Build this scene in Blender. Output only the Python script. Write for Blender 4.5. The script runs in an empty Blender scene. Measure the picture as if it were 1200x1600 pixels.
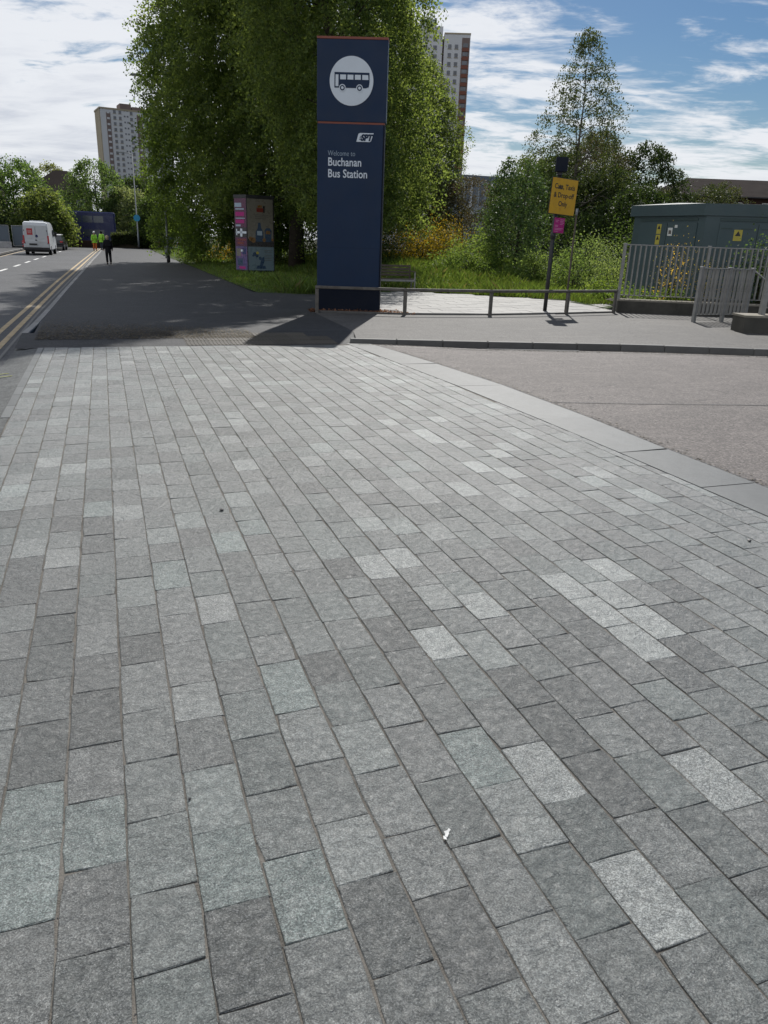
import bpy, bmesh, math, random
import numpy as np
from mathutils import Vector, Matrix, noise as mnoise
random.seed(7)
RNG = np.random.default_rng(11)
S = bpy.context.scene
COL = S.collection
R = math.radians
PI = math.pi

# ------------------------------------------------------------------ camera
CH = 1.85                                   # lens height above the setts
cam = bpy.data.cameras.new('camera'); co = bpy.data.objects.new('camera', cam); COL.objects.link(co)
M3 = Matrix(((0.94095712, 0.08584715, -0.32745987), (-0.33681531, 0.33452923, -0.88013956), (0.03398743, 0.93846708, 0.3436923)))
co.matrix_world = Matrix.Translation((0, 0, CH)) @ M3.to_4x4()
cam.sensor_fit = 'VERTICAL'; cam.sensor_height = 36; cam.sensor_width = 27; cam.lens = 36 * 1155 / 1600
cam.clip_start = .05; cam.clip_end = 3000
S.camera = co
S.render.resolution_x = 768; S.render.resolution_y = 1024

# ------------------------------------------------------------------ light
SUN_AZ, SUN_EL = 26.8, 44.5
world = bpy.data.worlds.new('World'); S.world = world; world.use_nodes = True
sd = bpy.data.lights.new('sun', 'SUN'); sd.energy = 5.0; sd.angle = R(.53); sd.color = (1, .965, .91)
so = bpy.data.objects.new('sun', sd); COL.objects.link(so)
sv = Vector((math.sin(R(SUN_AZ)) * math.cos(R(SUN_EL)), math.cos(R(SUN_AZ)) * math.cos(R(SUN_EL)), math.sin(R(SUN_EL))))
so.rotation_euler = (-sv).to_track_quat('-Z', 'Y').to_euler(); so.location = sv * 60
S.view_settings.view_transform = 'Standard'; S.view_settings.look = 'None'
S.view_settings.exposure = 0.0; S.view_settings.gamma = 1; S.view_settings.use_curve_mapping = False
S.render.engine = 'CYCLES'
S.cycles.max_bounces = 6; S.cycles.transparent_max_bounces = 8; S.cycles.diffuse_bounces = 3; S.cycles.caustics_reflective = False; S.cycles.caustics_refractive = False


class NT:
    """small node helper"""
    def __init__(s, tree): s.t = tree; s.n = tree.nodes; s.l = tree.links
    def new(s, kind, **kw):
        n = s.n.new(kind)
        for k, v in kw.items():
            if k == 'inp':
                for a, b in v.items():
                    if isinstance(b, bpy.types.NodeSocket): s.l.new(b, n.inputs[a])
                    else: n.inputs[a].default_value = b
            else: setattr(n, k, v)
        return n
    def math(s, op, a, b=None, clamp=False):
        n = s.n.new('ShaderNodeMath'); n.operation = op; n.use_clamp = clamp
        for i, v in enumerate((a, b)):
            if v is None: continue
            if isinstance(v, bpy.types.NodeSocket): s.l.new(v, n.inputs[i])
            else: n.inputs[i].default_value = v
        return n.outputs[0]
    def mix(s, f, a, b, blend='MIX'):
        n = s.n.new('ShaderNodeMix'); n.data_type = 'RGBA'; n.blend_type = blend
        for i, v in ((0, f), (6, a), (7, b)):
            if isinstance(v, bpy.types.NodeSocket): s.l.new(v, n.inputs[i])
            else: n.inputs[i].default_value = v if i == 0 else (*v[:3], 1)
        return n.outputs[2]
    def noise(s, vec, scale, detail=3, rough=.5, dist=0., dim='3D'):
        n = s.n.new('ShaderNodeTexNoise'); n.noise_dimensions = dim
        if vec is not None: s.l.new(vec, n.inputs['Vector'])
        n.inputs['Scale'].default_value = scale; n.inputs['Detail'].default_value = detail
        n.inputs['Roughness'].default_value = rough; n.inputs['Distortion'].default_value = dist
        return n.outputs[0]
    def ramp(s, f, a, b, c=0., d=1., smooth=False):
        n = s.n.new('ShaderNodeMapRange'); n.clamp = True
        if smooth: n.interpolation_type = 'SMOOTHSTEP'
        s.l.new(f, n.inputs[0])
        for i, v in enumerate((a, b, c, d)):
            if isinstance(v, bpy.types.NodeSocket): s.l.new(v, n.inputs[1 + i])
            else: n.inputs[1 + i].default_value = v
        return n.outputs[0]


def build_world():
    T = NT(world.node_tree); T.n.clear()
    out = T.new('ShaderNodeOutputWorld'); bg = T.new('ShaderNodeBackground'); bg.inputs[1].default_value = .05
    T.l.new(bg.outputs[0], out.inputs[0])
    sky = T.new('ShaderNodeTexSky'); sky.sky_type = 'NISHITA'; sky.sun_disc = False
    sky.sun_elevation = R(SUN_EL); sky.sun_rotation = R(SUN_AZ); sky.air_density = 1.0; sky.dust_density = .6; sky.ozone_density = 2.2
    tc = T.new('ShaderNodeTexCoord'); sp = T.new('ShaderNodeSeparateXYZ'); T.l.new(tc.outputs['Generated'], sp.inputs[0])
    z = T.math('MAXIMUM', sp.outputs[2], 0.0)
    den = T.math('ADD', z, .13)
    px = T.math('DIVIDE', sp.outputs[0], den); py = T.math('DIVIDE', sp.outputs[1], den)
    # rotate so the streaks run across the view
    a = R(20)
    u = T.math('ADD', T.math('MULTIPLY', px, math.cos(a)), T.math('MULTIPLY', py, -math.sin(a)))
    v = T.math('ADD', T.math('MULTIPLY', px, math.sin(a)), T.math('MULTIPLY', py, math.cos(a)))
    cb = T.new('ShaderNodeCombineXYZ'); T.l.new(u, cb.inputs[0]); T.l.new(v, cb.inputs[1])
    cs = T.new('ShaderNodeCombineXYZ'); T.l.new(T.math('MULTIPLY', u, 1.3), cs.inputs[0]); T.l.new(T.math('MULTIPLY', v, 2.4), cs.inputs[1]); cs.inputs[2].default_value = 3.1
    big = T.noise(cb.outputs[0], .55, 3, .5)
    med = T.noise(cs.outputs[0], 1.6, 7, .62, .5)
    fine = T.noise(cs.outputs[0], 6.5, 4, .6, .3)
    # more cover to the left (west) as the front moves in, and towards the horizon
    left = T.math('MULTIPLY', T.math('MULTIPLY', T.math('ADD', sp.outputs[0], -.62), -1.0), .30)
    hor = T.math('ADD', T.ramp(z, 0, .2, .14, 0.), T.ramp(z, .12, .55, 0., -.2))
    d = T.math('ADD', T.math('ADD', T.math('MULTIPLY', big, .5), T.math('MULTIPLY', med, .85)), T.math('MULTIPLY', fine, .2))
    d = T.math('ADD', T.math('ADD', d, left), hor)
    dens = T.ramp(d, .70, .90, 0, 1, True)
    shade = T.ramp(T.noise(cs.outputs[0], 1.1, 5, .6, .4), .35, .65, 0, 1, True)
    thick = T.ramp(d, .85, 1.25, 0, 1, True)
    cc = T.mix(T.math('MULTIPLY', thick, T.math('MULTIPLY', T.math('SUBTRACT', 1.0, shade), .8)), (17.2, 17.6, 18.4), (11.4, 12.1, 13.8))
    bl = T.new('ShaderNodeHueSaturation', inp={'Saturation': 1.5, 'Value': 1.15, 'Color': sky.outputs[0]})
    col = T.mix(T.math('MULTIPLY', dens, .94), bl.outputs[0], cc)
    T.l.new(col, bg.inputs[0])
build_world()


# ------------------------------------------------------------------ materials
def mat(name, color=(.5, .5, .5), rough=.6, metal=0., spec=.5, fn=None):
    m = bpy.data.materials.new(name); m.use_nodes = True
    T = NT(m.node_tree); b = T.n['Principled BSDF']
    b.inputs['Base Color'].default_value = (*color, 1); b.inputs['Roughness'].default_value = rough
    b.inputs['Metallic'].default_value = metal; b.inputs['Specular IOR Level'].default_value = spec
    if fn: fn(T, b)
    return m

def worn(color, rough=.5, metal=0., amt=.25, scale=6., bump=.15, bscale=40., spec=.5, dirt=None, name='worn'):
    """plain colour with soft procedural variation, grain and some grime"""
    def fn(T, b):
        tc = T.new('ShaderNodeTexCoord').outputs['Object']
        n1 = T.noise(tc, scale, 5, .6)
        f = T.ramp(n1, .3, .7, 1 - amt, 1 + amt * .6)
        hs = T.new('ShaderNodeHueSaturation', inp={'Value': f, 'Color': (*color, 1)})
        c = hs.outputs[0]
        if dirt: c = T.mix(T.ramp(T.noise(tc, scale * .6, 6, .7, .6), .52, .72, 0, .75), c, dirt)
        T.l.new(c, b.inputs['Base Color'])
        T.l.new(T.ramp(T.noise(tc, scale * 2, 3), .3, .7, max(.05, rough - .1), min(1, rough + .12)), b.inputs['Roughness'])
        if bump:
            bp = T.new('ShaderNodeBump', inp={'Strength': bump, 'Distance': .01, 'Height': T.noise(tc, bscale, 4, .6)})
            T.l.new(bp.outputs[0], b.inputs['Normal'])
    return mat(name, color, rough, metal, spec, fn)

def m_asphalt(name, base, var=.2, stone=.35, tint=(1, 1, 1), patch=None):
    def fn(T, b):
        tc = T.new('ShaderNodeTexCoord').outputs['Object']
        big = T.noise(tc, .35, 5, .6, .4); mid = T.noise(tc, 2.2, 5, .65)
        st = T.noise(tc, 160, 2, .6); st2 = T.noise(tc, 30, 4, .8)
        f = T.math('MULTIPLY', T.ramp(big, .3, .7, 1 - var, 1 + var), T.ramp(mid, .3, .7, 1 - var * .6, 1 + var * .6))
        f = T.math('MULTIPLY', f, T.ramp(st, .3, .7, 1 - stone, 1 + stone))
        f = T.math('MULTIPLY', f, T.ramp(st2, .32, .7, 1 - stone * 1.1, 1 + stone * 1.3))
        hs = T.new('ShaderNodeHueSaturation', inp={'Value': f, 'Color': (base[0] * tint[0], base[1] * tint[1], base[2] * tint[2], 1)})
        c = hs.outputs[0]
        cell = T.new('ShaderNodeTexVoronoi', inp={'Vector': tc, 'Scale': 62.}); cr = T.new('ShaderNodeSeparateColor'); T.l.new(cell.outputs['Color'], cr.inputs[0])
        hs2 = T.new('ShaderNodeHueSaturation', inp={'Value': T.ramp(T.math('POWER', cr.outputs[0], 2.2), 0, 1, .66, 1.9), 'Color': c}); c = hs2.outputs[0]
        pt = T.noise(tc, 14, 5, .8, .8)
        c = T.mix(T.ramp(pt, .45, .66, 0, .5), c, (base[0] * 1.7, base[1] * 1.7, base[2] * 1.65))
        c = T.mix(T.ramp(T.noise(tc, 5.5, 6, .8, 1.2), .48, .68, 0, .55), c, (base[0] * .5, base[1] * .5, base[2] * .5))
        v1 = T.new('ShaderNodeTexVoronoi', feature='DISTANCE_TO_EDGE', inp={'Vector': T.new('ShaderNodeVectorMath', operation='ADD', inp={0: tc, 1: T.new('ShaderNodeTexNoise', inp={'Vector': tc, 'Scale': 1.4, 'Detail': 6.}).outputs['Color']}).outputs[0], 'Scale': .42})
        c = T.mix(T.math('MULTIPLY', T.ramp(v1.outputs['Distance'], .0015, .006, .7, 0), T.ramp(T.noise(tc, .5, 2), .48, .56, 0, 1)), c, (base[0] * .3, base[1] * .3, base[2] * .3))
        # scuffs and pale streaks
        mp = T.new('ShaderNodeMapping', inp={'Vector': tc, 'Scale': (.5, 3.2, 1), 'Rotation': (0, 0, R(-18))})
        sc = T.ramp(T.noise(mp.outputs[0], 1.1, 6, .7, .5), .52, .76, 0, .6)
        c = T.mix(sc, c, (base[0] * 2.0, base[1] * 2.0, base[2] * 1.95))
        gum = T.new('ShaderNodeTexVoronoi', inp={'Vector': tc, 'Scale': 1.7})
        c = T.mix(T.ramp(gum.outputs['Distance'], .018, .032, .55, 0), c, (base[0] * .35, base[1] * .35, base[2] * .35))
        T.l.new(c, b.inputs['Base Color'])
        bp = T.new('ShaderNodeBump', inp={'Strength': .6, 'Distance': .004, 'Height': T.math('ADD', st, T.math('MULTIPLY', st2, .7))})
        T.l.new(bp.outputs[0], b.inputs['Normal'])
    return mat(name, base, .72, 0, .32, fn)

def m_sett():
    def fn(T, b):
        tc = T.new('ShaderNodeTexCoord').outputs['Object']
        at = T.new('ShaderNodeAttribute', attribute_name='tone')
        sr = T.new('ShaderNodeSeparateColor'); T.l.new(at.outputs['Color'], sr.inputs[0])
        tone, hue, sp = sr.outputs[0], sr.outputs[1], sr.outputs[2]
        # offset coordinates per sett so that the grain does not run across joints
        ofs = T.new('ShaderNodeVectorMath', operation='MULTIPLY_ADD', inp={0: at.outputs['Color'], 1: (37, 53, 91)}); T.l.new(tc, ofs.inputs[2])
        pv = ofs.outputs[0]
        base = T.mix(hue, (.118, .124, .120), (.108, .127, .121))
        g = T.noise(pv, 190, 2, .75); g2 = T.noise(pv, 62, 4, .75); cl = T.noise(pv, 7, 4, .6); rv = T.noise(pv, 22, 6, .68, 1.2)
        wr = T.noise(tc, .55, 4, .6)
        f = T.math('MULTIPLY', T.math('ADD', T.math('MULTIPLY', T.math('POWER', tone, 1.25), 2.35), .08), T.ramp(cl, .3, .7, .90, 1.1))
        f = T.math('MULTIPLY', f, T.ramp(wr, .3, .7, .9, 1.1))
        f = T.math('MULTIPLY', f, T.ramp(g2, .32, .68, .82, 1.18))
        cell = T.new('ShaderNodeTexVoronoi', inp={'Vector': pv, 'Scale': 260.}); cr = T.new('ShaderNodeSeparateColor'); T.l.new(cell.outputs['Color'], cr.inputs[0])
        f = T.math('MULTIPLY', f, T.ramp(T.math('POWER', cr.outputs[0], 1.8), 0, 1, .70, T.math('ADD', T.math('MULTIPLY', sp, .9), 1.5)))
        hs = T.new('ShaderNodeHueSaturation', inp={'Value': f, 'Color': base}); c = hs.outputs[0]
        # bright feldspar grains, more on the granite setts
        fl = T.ramp(g, .56, .70, 0, 1)
        c = T.mix(T.math('MULTIPLY', fl, T.math('ADD', T.math('MULTIPLY', sp, .6), .26)), c, (.42, .43, .43))
        dk = T.ramp(g, .30, .42, 1, 0)
        c = T.mix(T.math('MULTIPLY', dk, T.math('ADD', T.math('MULTIPLY', sp, .3), .45)), c, (.035, .037, .037))
        # faint stains
        c = T.mix(T.ramp(T.noise(tc, 3.1, 6, .7, .8), .58, .76, 0, .5), c, (.06, .06, .055))
        gum = T.new('ShaderNodeTexVoronoi', inp={'Vector': tc, 'Scale': 2.3}); c = T.mix(T.ramp(T.math('ADD', gum.outputs['Distance'], T.math('MULTIPLY', g2, .03)), .030, .050, .45, 0), c, (.05, .05, .047))
        c = T.mix(T.ramp(T.noise(tc, 13, 6, .75, 1.5), .62, .80, 0, .25), c, (.24, .235, .22))
        T.l.new(c, b.inputs['Base Color'])
        h = T.math('ADD', T.math('MULTIPLY', rv, 1.2), T.math('ADD', T.math('MULTIPLY', g2, .35), T.math('MULTIPLY', g, .16)))
        h = T.math('ADD', h, T.math('MULTIPLY', T.noise(pv, 9, 3, .5, .5), 1.6))
        bp = T.new('ShaderNodeBump', inp={'Strength': 1., 'Distance': .011, 'Height': h})
        T.l.new(bp.outputs[0], b.inputs['Normal'])
        T.l.new(T.ramp(g, .3, .7, .47, .33), b.inputs['Roughness'])
    return mat('riven stone sett', (.15, .15, .15), .55, 0, .5, fn)

def m_mortar():
    def fn(T, b):
        tc = T.new('ShaderNodeTexCoord').outputs['Object']
        n = T.noise(tc, 5, 5, .7); g = T.noise(tc, 190, 3, .7)
        c = T.mix(T.ramp(n, .35, .65, 0, 1), (.075, .070, .062), (.19, .178, .16))
        c = T.mix(T.ramp(g, .4, .7, 0, .6), c, (.26, .24, .21))
        T.l.new(c, b.inputs['Base Color'])
        T.l.new(T.new('ShaderNodeBump', inp={'Strength': 1., 'Distance': .006, 'Height': g}).outputs[0], b.inputs['Normal'])
    return mat('sandy joint mortar', (.2, .2, .2), .95, 0, .2, fn)

def m_stone(name, base, grain=.25, scale=120, var=.15, rough=.6):
    def fn(T, b):
        tc = T.new('ShaderNodeTexCoord').outputs['Object']
        oi = T.new('ShaderNodeObjectInfo').outputs['Random']
        g = T.noise(tc, scale, 3, .7); n = T.noise(tc, 1.3, 5, .6, .4); m2 = T.noise(tc, 9, 4, .6)
        f = T.math('MULTIPLY', T.ramp(g, .3, .7, 1 - grain, 1 + grain), T.ramp(n, .3, .7, 1 - var, 1 + var))
        f = T.math('MULTIPLY', f, T.math('MULTIPLY', T.ramp(m2, .3, .7, .92, 1.08), T.ramp(oi, 0, 1, 1 - var, 1 + var)))
        hs = T.new('ShaderNodeHueSaturation', inp={'Value': f, 'Color': (*base, 1)})
        T.l.new(hs.outputs[0], b.inputs['Base Color'])
        T.l.new(T.new('ShaderNodeBump', inp={'Strength': .4, 'Distance': .003, 'Height': T.math('ADD', g, m2)}).outputs[0], b.inputs['Normal'])
    return mat(name, base, rough, 0, .28, fn)

def m_leaf(name, trans=.52, tcol=3.0, rough=.6):
    m = bpy.data.materials.new(name); m.use_nodes = True
    T = NT(m.node_tree); b = T.n['Principled BSDF']; out = T.n['Material Output']
    at = T.new('ShaderNodeAttribute', attribute_name='tone').outputs['Color']
    T.l.new(at, b.inputs['Base Color']); b.inputs['Roughness'].default_value = rough; b.inputs['Specular IOR Level'].default_value = .28
    tr = T.new('ShaderNodeBsdfTranslucent')
    tm = T.mix(1.0, at, (tcol * 1.14, tcol * .98, tcol * .6), 'MULTIPLY'); T.l.new(tm, tr.inputs[0])
    mx = T.new('ShaderNodeMixShader'); mx.inputs[0].default_value = trans
    T.l.new(b.outputs[0], mx.inputs[1]); T.l.new(tr.outputs[0], mx.inputs[2]); T.l.new(mx.outputs[0], out.inputs[0])
    return m

def m_glass(name, color=(.02, .03, .04), rough=.08):
    return mat(name, color, rough, 0, .8)

MAT = {
    'sett': m_sett(), 'mortar': m_mortar(),
    'asphalt': m_asphalt('road asphalt', (.055, .057, .061)),
    'footway': m_asphalt('footway asphalt', (.030, .031, .033), .2, .35),
    'footway2': m_asphalt('newer footway asphalt', (.072, .069, .065), .18, .35),
    'sideroad': m_asphalt('red brown chipping asphalt', (.090, .079, .074), .18, .5),
    'patch': m_asphalt('dark asphalt patch', (.05, .05, .052), .15, .5),
    'ramp': m_asphalt('ramp asphalt', (.07, .074, .074), .15, .3),
    'granite': m_stone('pale granite slab', (.125, .130, .127), .34, 170, .1, .5),
    'kerb': m_stone('granite kerb', (.12, .118, .112), .25, 140, .15),
    'kerbpale': m_stone('pale kerb', (.22, .215, .205), .25, 140, .15),
    'flag': m_stone('concrete flag', (.20, .196, .186), .16, 80, .12),
    'tactile': m_stone('buff tactile slab', (.060, .053, .042), .2, 90, .2),
    'concrete': worn((.075, .072, .062), .85, 0, .35, 2.2, .5, 30, .3, (.03, .03, .025), 'stained concrete'),
    'concretetop': worn((.26, .24, .20), .85, 0, .3, 3, .4, 40, .3, (.12, .12, .07), 'mossy coping'),
    'yellow': worn((.46, .35, .20), .7, 0, .3, 5, .3, 160, .4, (.13, .11, .09), 'worn yellow line paint'),
    'white': worn((.68, .68, .66), .65, 0, .15, 9, .2, 160, .4, (.25, .25, .25), 'road white paint'),
    'sprayyellow': worn((.72, .75, .10), .6, 0, .1, 30, .1, 160, .4, None, 'yellow survey spray'),
    'soil': worn((.045, .038, .025), .95, 0, .4, 1.2, .8, 12, .2, (.02, .03, .012), 'soil'),
    'turf': worn((.038, .060, .018), .95, 0, .4, .8, .8, 10, .2, (.06, .055, .025), 'turf base'),
    'ground': worn((.045, .05, .028), .95, 0, .4, .1, .3, 3, .2, (.06, .055, .04), 'distant ground'),
    'bark': worn((.055, .045, .035), .9, 0, .4, 5, .9, 18, .2, (.02, .02, .015), 'bark'),
    'palebark': worn((.16, .145, .12), .85, 0, .35, 6, .7, 25, .2, (.04, .035, .03), 'pale bark'),
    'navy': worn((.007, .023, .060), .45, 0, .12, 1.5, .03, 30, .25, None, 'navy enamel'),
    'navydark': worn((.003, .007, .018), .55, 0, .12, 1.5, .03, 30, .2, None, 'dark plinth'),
    'orange': worn((.22, .055, .03), .5, 0, .15, 5, .05, 30, .5, None, 'orange trim'),
    'pale': worn((.62, .68, .74), .45, 0, .06, 3, .02, 30, .5, None, 'pale reflective vinyl'),
    'palegrey': worn((.30, .38, .46), .45, 0, .06, 3, .02, 30, .5, None, 'thin vinyl'),
    'steel': worn((.13, .12, .105), .5, .3, .35, 7, .3, 60, .5, (.05, .035, .025), 'weathered painted steel'),
    'galv': worn((.27, .27, .26), .5, .35, .2, 7, .15, 60, .5, (.10, .09, .08), 'galvanised steel'),
    'galvcap': worn((.5, .5, .5), .5, .2, .1, 7, .1, 60, .5, None, 'pale post cap'),
    'black': worn((.018, .018, .02), .5, 0, .2, 6, .1, 60, .5, None, 'black paint'),
    'lamp': worn((.22, .235, .24), .5, .3, .15, 4, .1, 60, .5, None, 'grey lamp column'),
    'signorange': worn((.56, .32, .010), .5, 0, .08, 5, .02, 30, .5, (.42, .20, .01), 'amber sign face'),
    'magenta': worn((.36, .01, .16), .55, 0, .1, 12, .05, 60, .4, None, 'magenta poster'),
    'posterpink': worn((.55, .2, .35), .55, 0, .1, 12, .05, 60, .4, None, 'poster print'),
    'green': worn((.046, .076, .083), .5, 0, .12, 1.2, .08, 60, .45, (.035, .06, .055), 'green grp cladding'),
    'greendark': worn((.030, .055, .055), .5, 0, .12, 1.2, .08, 60, .45, None, 'dark green louvre'),
    'warnyellow': worn((.42, .36, .06), .5, 0, .1, 12, .02, 60, .4, None, 'warning plate yellow'),
    'notewhite': worn((.6, .62, .6), .5, 0, .1, 12, .02, 60, .4, None, 'white notice'),
    'wood': worn((.085, .07, .055), .75, 0, .3, 8, .5, 50, .3, None, 'bench slat'),
    'van': worn((.62, .64, .66), .35, 0, .06, 1.5, .02, 30, .5, (.42, .42, .41), 'van paint'),
    'carpaint': worn((.02, .022, .026), .25, .1, .06, 1.5, .0, 30, .6, None, 'dark car paint'),
    'carwhite': worn((.7, .7, .7), .3, 0, .06, 1.5, .0, 30, .6, None, 'white roof paint'),
    'cargrey': worn((.18, .19, .2), .3, .3, .06, 1.5, .0, 30, .6, None, 'grey car paint'),
    'tyre': worn((.012, .012, .012), .85, 0, .2, 9, .2, 60, .3, None, 'tyre rubber'),
    'rim': worn((.3, .3, .31), .4, .7, .1, 9, .05, 60, .5, None, 'wheel rim'),
    'red': worn((.50, .02, .025), .45, 0, .1, 6, .05, 60, .5, None, 'red'),
    'redlamp': worn((.45, .015, .02), .2, 0, .1, 6, 0, 60, .6, None, 'tail lamp'),
    'glass': m_glass('dark glass'), 'plate': worn((.45, .36, .04), .5, 0, .1, 9, .02, 60, .4, None, 'number plate'),
    'busblue': worn((0.0060, 0.0140, 0.1000), .3, 0, .08, .8, .0, 30, .6, None, 'blue bus paint'),
    'busglass': m_glass('bus glass', (.05, .065, .09), .15),
    'brickdark': worn((.055, .030, .024), .85, 0, .25, .8, .4, 8, .3, None, 'dark brick'),
    'slate': worn((.028, .022, .020), 1.0, 0, .3, .6, .2, 6, .05, None, 'dark slate roof'),
    'render': worn((.50, .51, .53), .8, 0, .06, .05, .1, 3, .3, None, 'tower render'),
    'beige': worn((.30, .26, .19), .8, 0, .08, .05, .1, 3, .3, None, 'beige tower end'),
    'brownpanel': worn((.17, .13, .12), .8, 0, .15, .1, .1, 3, .3, None, 'brown spandrel'),
    'redpanel': worn((.17, .07, .05), .8, 0, .15, .1, .1, 3, .3, None, 'rust panel'),
    'towerglass': worn((.11, .12, .14), .25, 0, .5, .35, .0, 3, .6, None, 'tower window'),
    'metalfin': worn((.28, .33, .37), .5, .2, .08, .2, .05, 3, .5, None, 'grey cladding'),
    'finDark': worn((.12, .15, .18), .5, .2, .08, .2, .05, 3, .5, None, 'cladding joint'),
    'skin': worn((.42, .26, .19), .5, 0, .1, 9, .05, 60, .4, None, 'skin'),
    'hair': worn((.36, .29, .20), .5, 0, .2, 30, .3, 90, .4, None, 'fair hair'),
    'coat': worn((.010, .010, .013), .85, 0, .2, 8, .3, 40, .2, None, 'black coat'),
    'hivis': worn((.30, .62, .05), .7, 0, .15, 8, .3, 40, .3, None, 'hi vis cloth'),
    'denim': worn((.05, .06, .08), .85, 0, .2, 8, .3, 40, .2, None, 'work trousers'),
    'hiorange': worn((.6, .16, .04), .7, 0, .15, 8, .3, 40, .3, None, 'orange trousers'),
    'helmet': worn((.75, .75, .72), .4, 0, .1, 8, .0, 40, .5, None, 'hard hat'),
    'cyan': worn((.03, .28, .48), .4, 0, .1, 8, .0, 40, .5, None, 'blue disc'),
    'deadleaf': worn((.22, .10, .05), .8, 0, .4, 9, .2, 60, .3, None, 'dead leaf'),
    'paper': worn((.7, .7, .68), .8, 0, .1, 20, .2, 60, .3, None, 'paper scrap'),
    'leaf': m_leaf('broad leaf'), 'leafthin': m_leaf('thin leaf', .35, 1.5), 'blade': m_leaf('grass blade', .38, 1.5, .5),
    'petal': m_leaf('gorse petal', .35, 1.1, .6),
    'adcream': worn((0.1596, 0.1470, 0.1176), .3, 0, .08, 2, .0, 60, .5, None, 'poster cream'),
    'adblack': worn((.015, .013, .016), .3, 0, .08, 4, .0, 60, .5, None, 'poster black'),
    'adplum': worn((0.0840, 0.0084, 0.0462), .3, 0, .3, 5, .0, 60, .5, (.05, .01, .05), 'poster plum'),
    'adblue': worn((0.1260, 0.1806, 0.2100), .3, 0, .08, 2, .0, 60, .5, None, 'poster pale blue'),
    'adviolet': worn((0.0840, 0.0630, 0.1764), .3, 0, .4, 5, .0, 60, .5, (.35, .12, .25), 'poster violet'),
    'adinkblue': worn((.02, .05, .10), .3, 0, .2, 4, .0, 60, .5, None, 'poster ink'),
    'adorange': worn((0.1890, 0.0924, 0.0210), .3, 0, .2, 4, .0, 60, .5, None, 'poster orange'),
    'adred': worn((0.1680, 0.0210, 0.0126), .3, 0, .2, 4, .0, 60, .5, None, 'poster red'),
    'blockwhite': worn((.42, .41, .40), .8, 0, .2, 3, .2, 30, .3, (.2, .2, .2), 'concrete block'),
}


# ------------------------------------------------------------------ mesh helpers
def obj(name, bm, m=None, parent=None, smooth=False):
    me = bpy.data.meshes.new(name)
    if isinstance(bm, bmesh.types.BMesh): bm.to_mesh(me); bm.free()
    else:
        bpy.data.meshes.remove(me); me = bm
    o = bpy.data.objects.new(name, me); COL.objects.link(o)
    if m is not None:
        for x in (m if isinstance(m, (list, tuple)) else [m]):
            me.materials.append(MAT[x] if isinstance(x, str) else x)
    if parent is not None: o.parent = parent
    if smooth:
        for p in me.polygons: p.use_smooth = True
    return o

def tag(o, label, cat, group=None):
    o['label'] = label; o['category'] = cat
    if group: o['group'] = group
    return o

def thing(name, label, cat, loc=(0, 0, 0), rz=0., group=None):
    o = bpy.data.objects.new(name, None); COL.objects.link(o); o.empty_display_size = .2
    o.location = loc; o.rotation_euler = (0, 0, rz)
    return tag(o, label, cat, group)

def struct(name, bm, m): o = obj(name, bm, m); o['kind'] = 'structure'; return o

def bx(bm, x0, x1, y0, y1, z0, z1, bev=0.):
    r = bmesh.ops.create_cube(bm, size=1)
    vs = r['verts']
    for v in vs: v.co = Vector(((x0 + x1) / 2 + v.co.x * (x1 - x0), (y0 + y1) / 2 + v.co.y * (y1 - y0), (z0 + z1) / 2 + v.co.z * (z1 - z0)))
    if bev:
        es = list({e for v in vs for e in v.link_edges})
        bmesh.ops.bevel(bm, geom=es, offset=bev, segments=1, affect='EDGES', profile=.5)
    return bm

def B(*a, bev=0.): return bx(bmesh.new(), *a, bev=bev)

def tube(bm, pts, rad, n=8, cap=True):
    """tube along points; rad is a number or list"""
    pts = [Vector(p) for p in pts]; rs = rad if isinstance(rad, (list, tuple)) else [rad] * len(pts)
    rings = []; up = Vector((0, 0, 1))
    for i, p in enumerate(pts):
        d = (pts[min(i + 1, len(pts) - 1)] - pts[max(i - 1, 0)]).normalized()
        a = d.cross(up) if abs(d.dot(up)) < .95 else d.cross(Vector((1, 0, 0)))
        a.normalize(); b = d.cross(a).normalized()
        rings.append([bm.verts.new(p + (a * math.cos(2 * PI * k / n) + b * math.sin(2 * PI * k / n)) * rs[i]) for k in range(n)])
    for i in range(len(rings) - 1):
        for k in range(n):
            bm.faces.new((rings[i][k], rings[i][(k + 1) % n], rings[i + 1][(k + 1) % n], rings[i + 1][k]))
    if cap:
        bm.faces.new(rings[0][::-1]); bm.faces.new(rings[-1])
    return bm

def T_(pts, rad, n=8): return tube(bmesh.new(), pts, rad, n)

def prism(bm, poly, axis, a, b):
    """extrude 2-D polygon; axis 'x': poly is (y,z); 'y': (x,z); 'z': (x,y)"""
    def P(u, v, w): return {'x': (w, u, v), 'y': (u, w, v), 'z': (u, v, w)}[axis]
    A = [bm.verts.new(P(u, v, a)) for u, v in poly]; Bv = [bm.verts.new(P(u, v, b)) for u, v in poly]
    n = len(poly)
    fs = [bm.faces.new(A), bm.faces.new(Bv[::-1])]
    for i in range(n): fs.append(bm.faces.new((A[i], Bv[i], Bv[(i + 1) % n], A[(i + 1) % n])))
    bmesh.ops.recalc_face_normals(bm, faces=fs)
    return bm

def PR(poly, axis, a, b): return prism(bmesh.new(), poly, axis, a, b)

def sheet(poly, z, sub=0):
    bm = bmesh.new(); vs = [bm.verts.new((x, y, z if not callable(z) else z(x, y))) for x, y in poly]
    f = bm.faces.new(vs)
    if f.normal.z < 0: f.normal_flip()
    bmesh.ops.recalc_face_normals(bm, faces=[f])
    f.normal_update()
    if f.normal.z < 0: f.normal_flip()
    return bm

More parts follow.
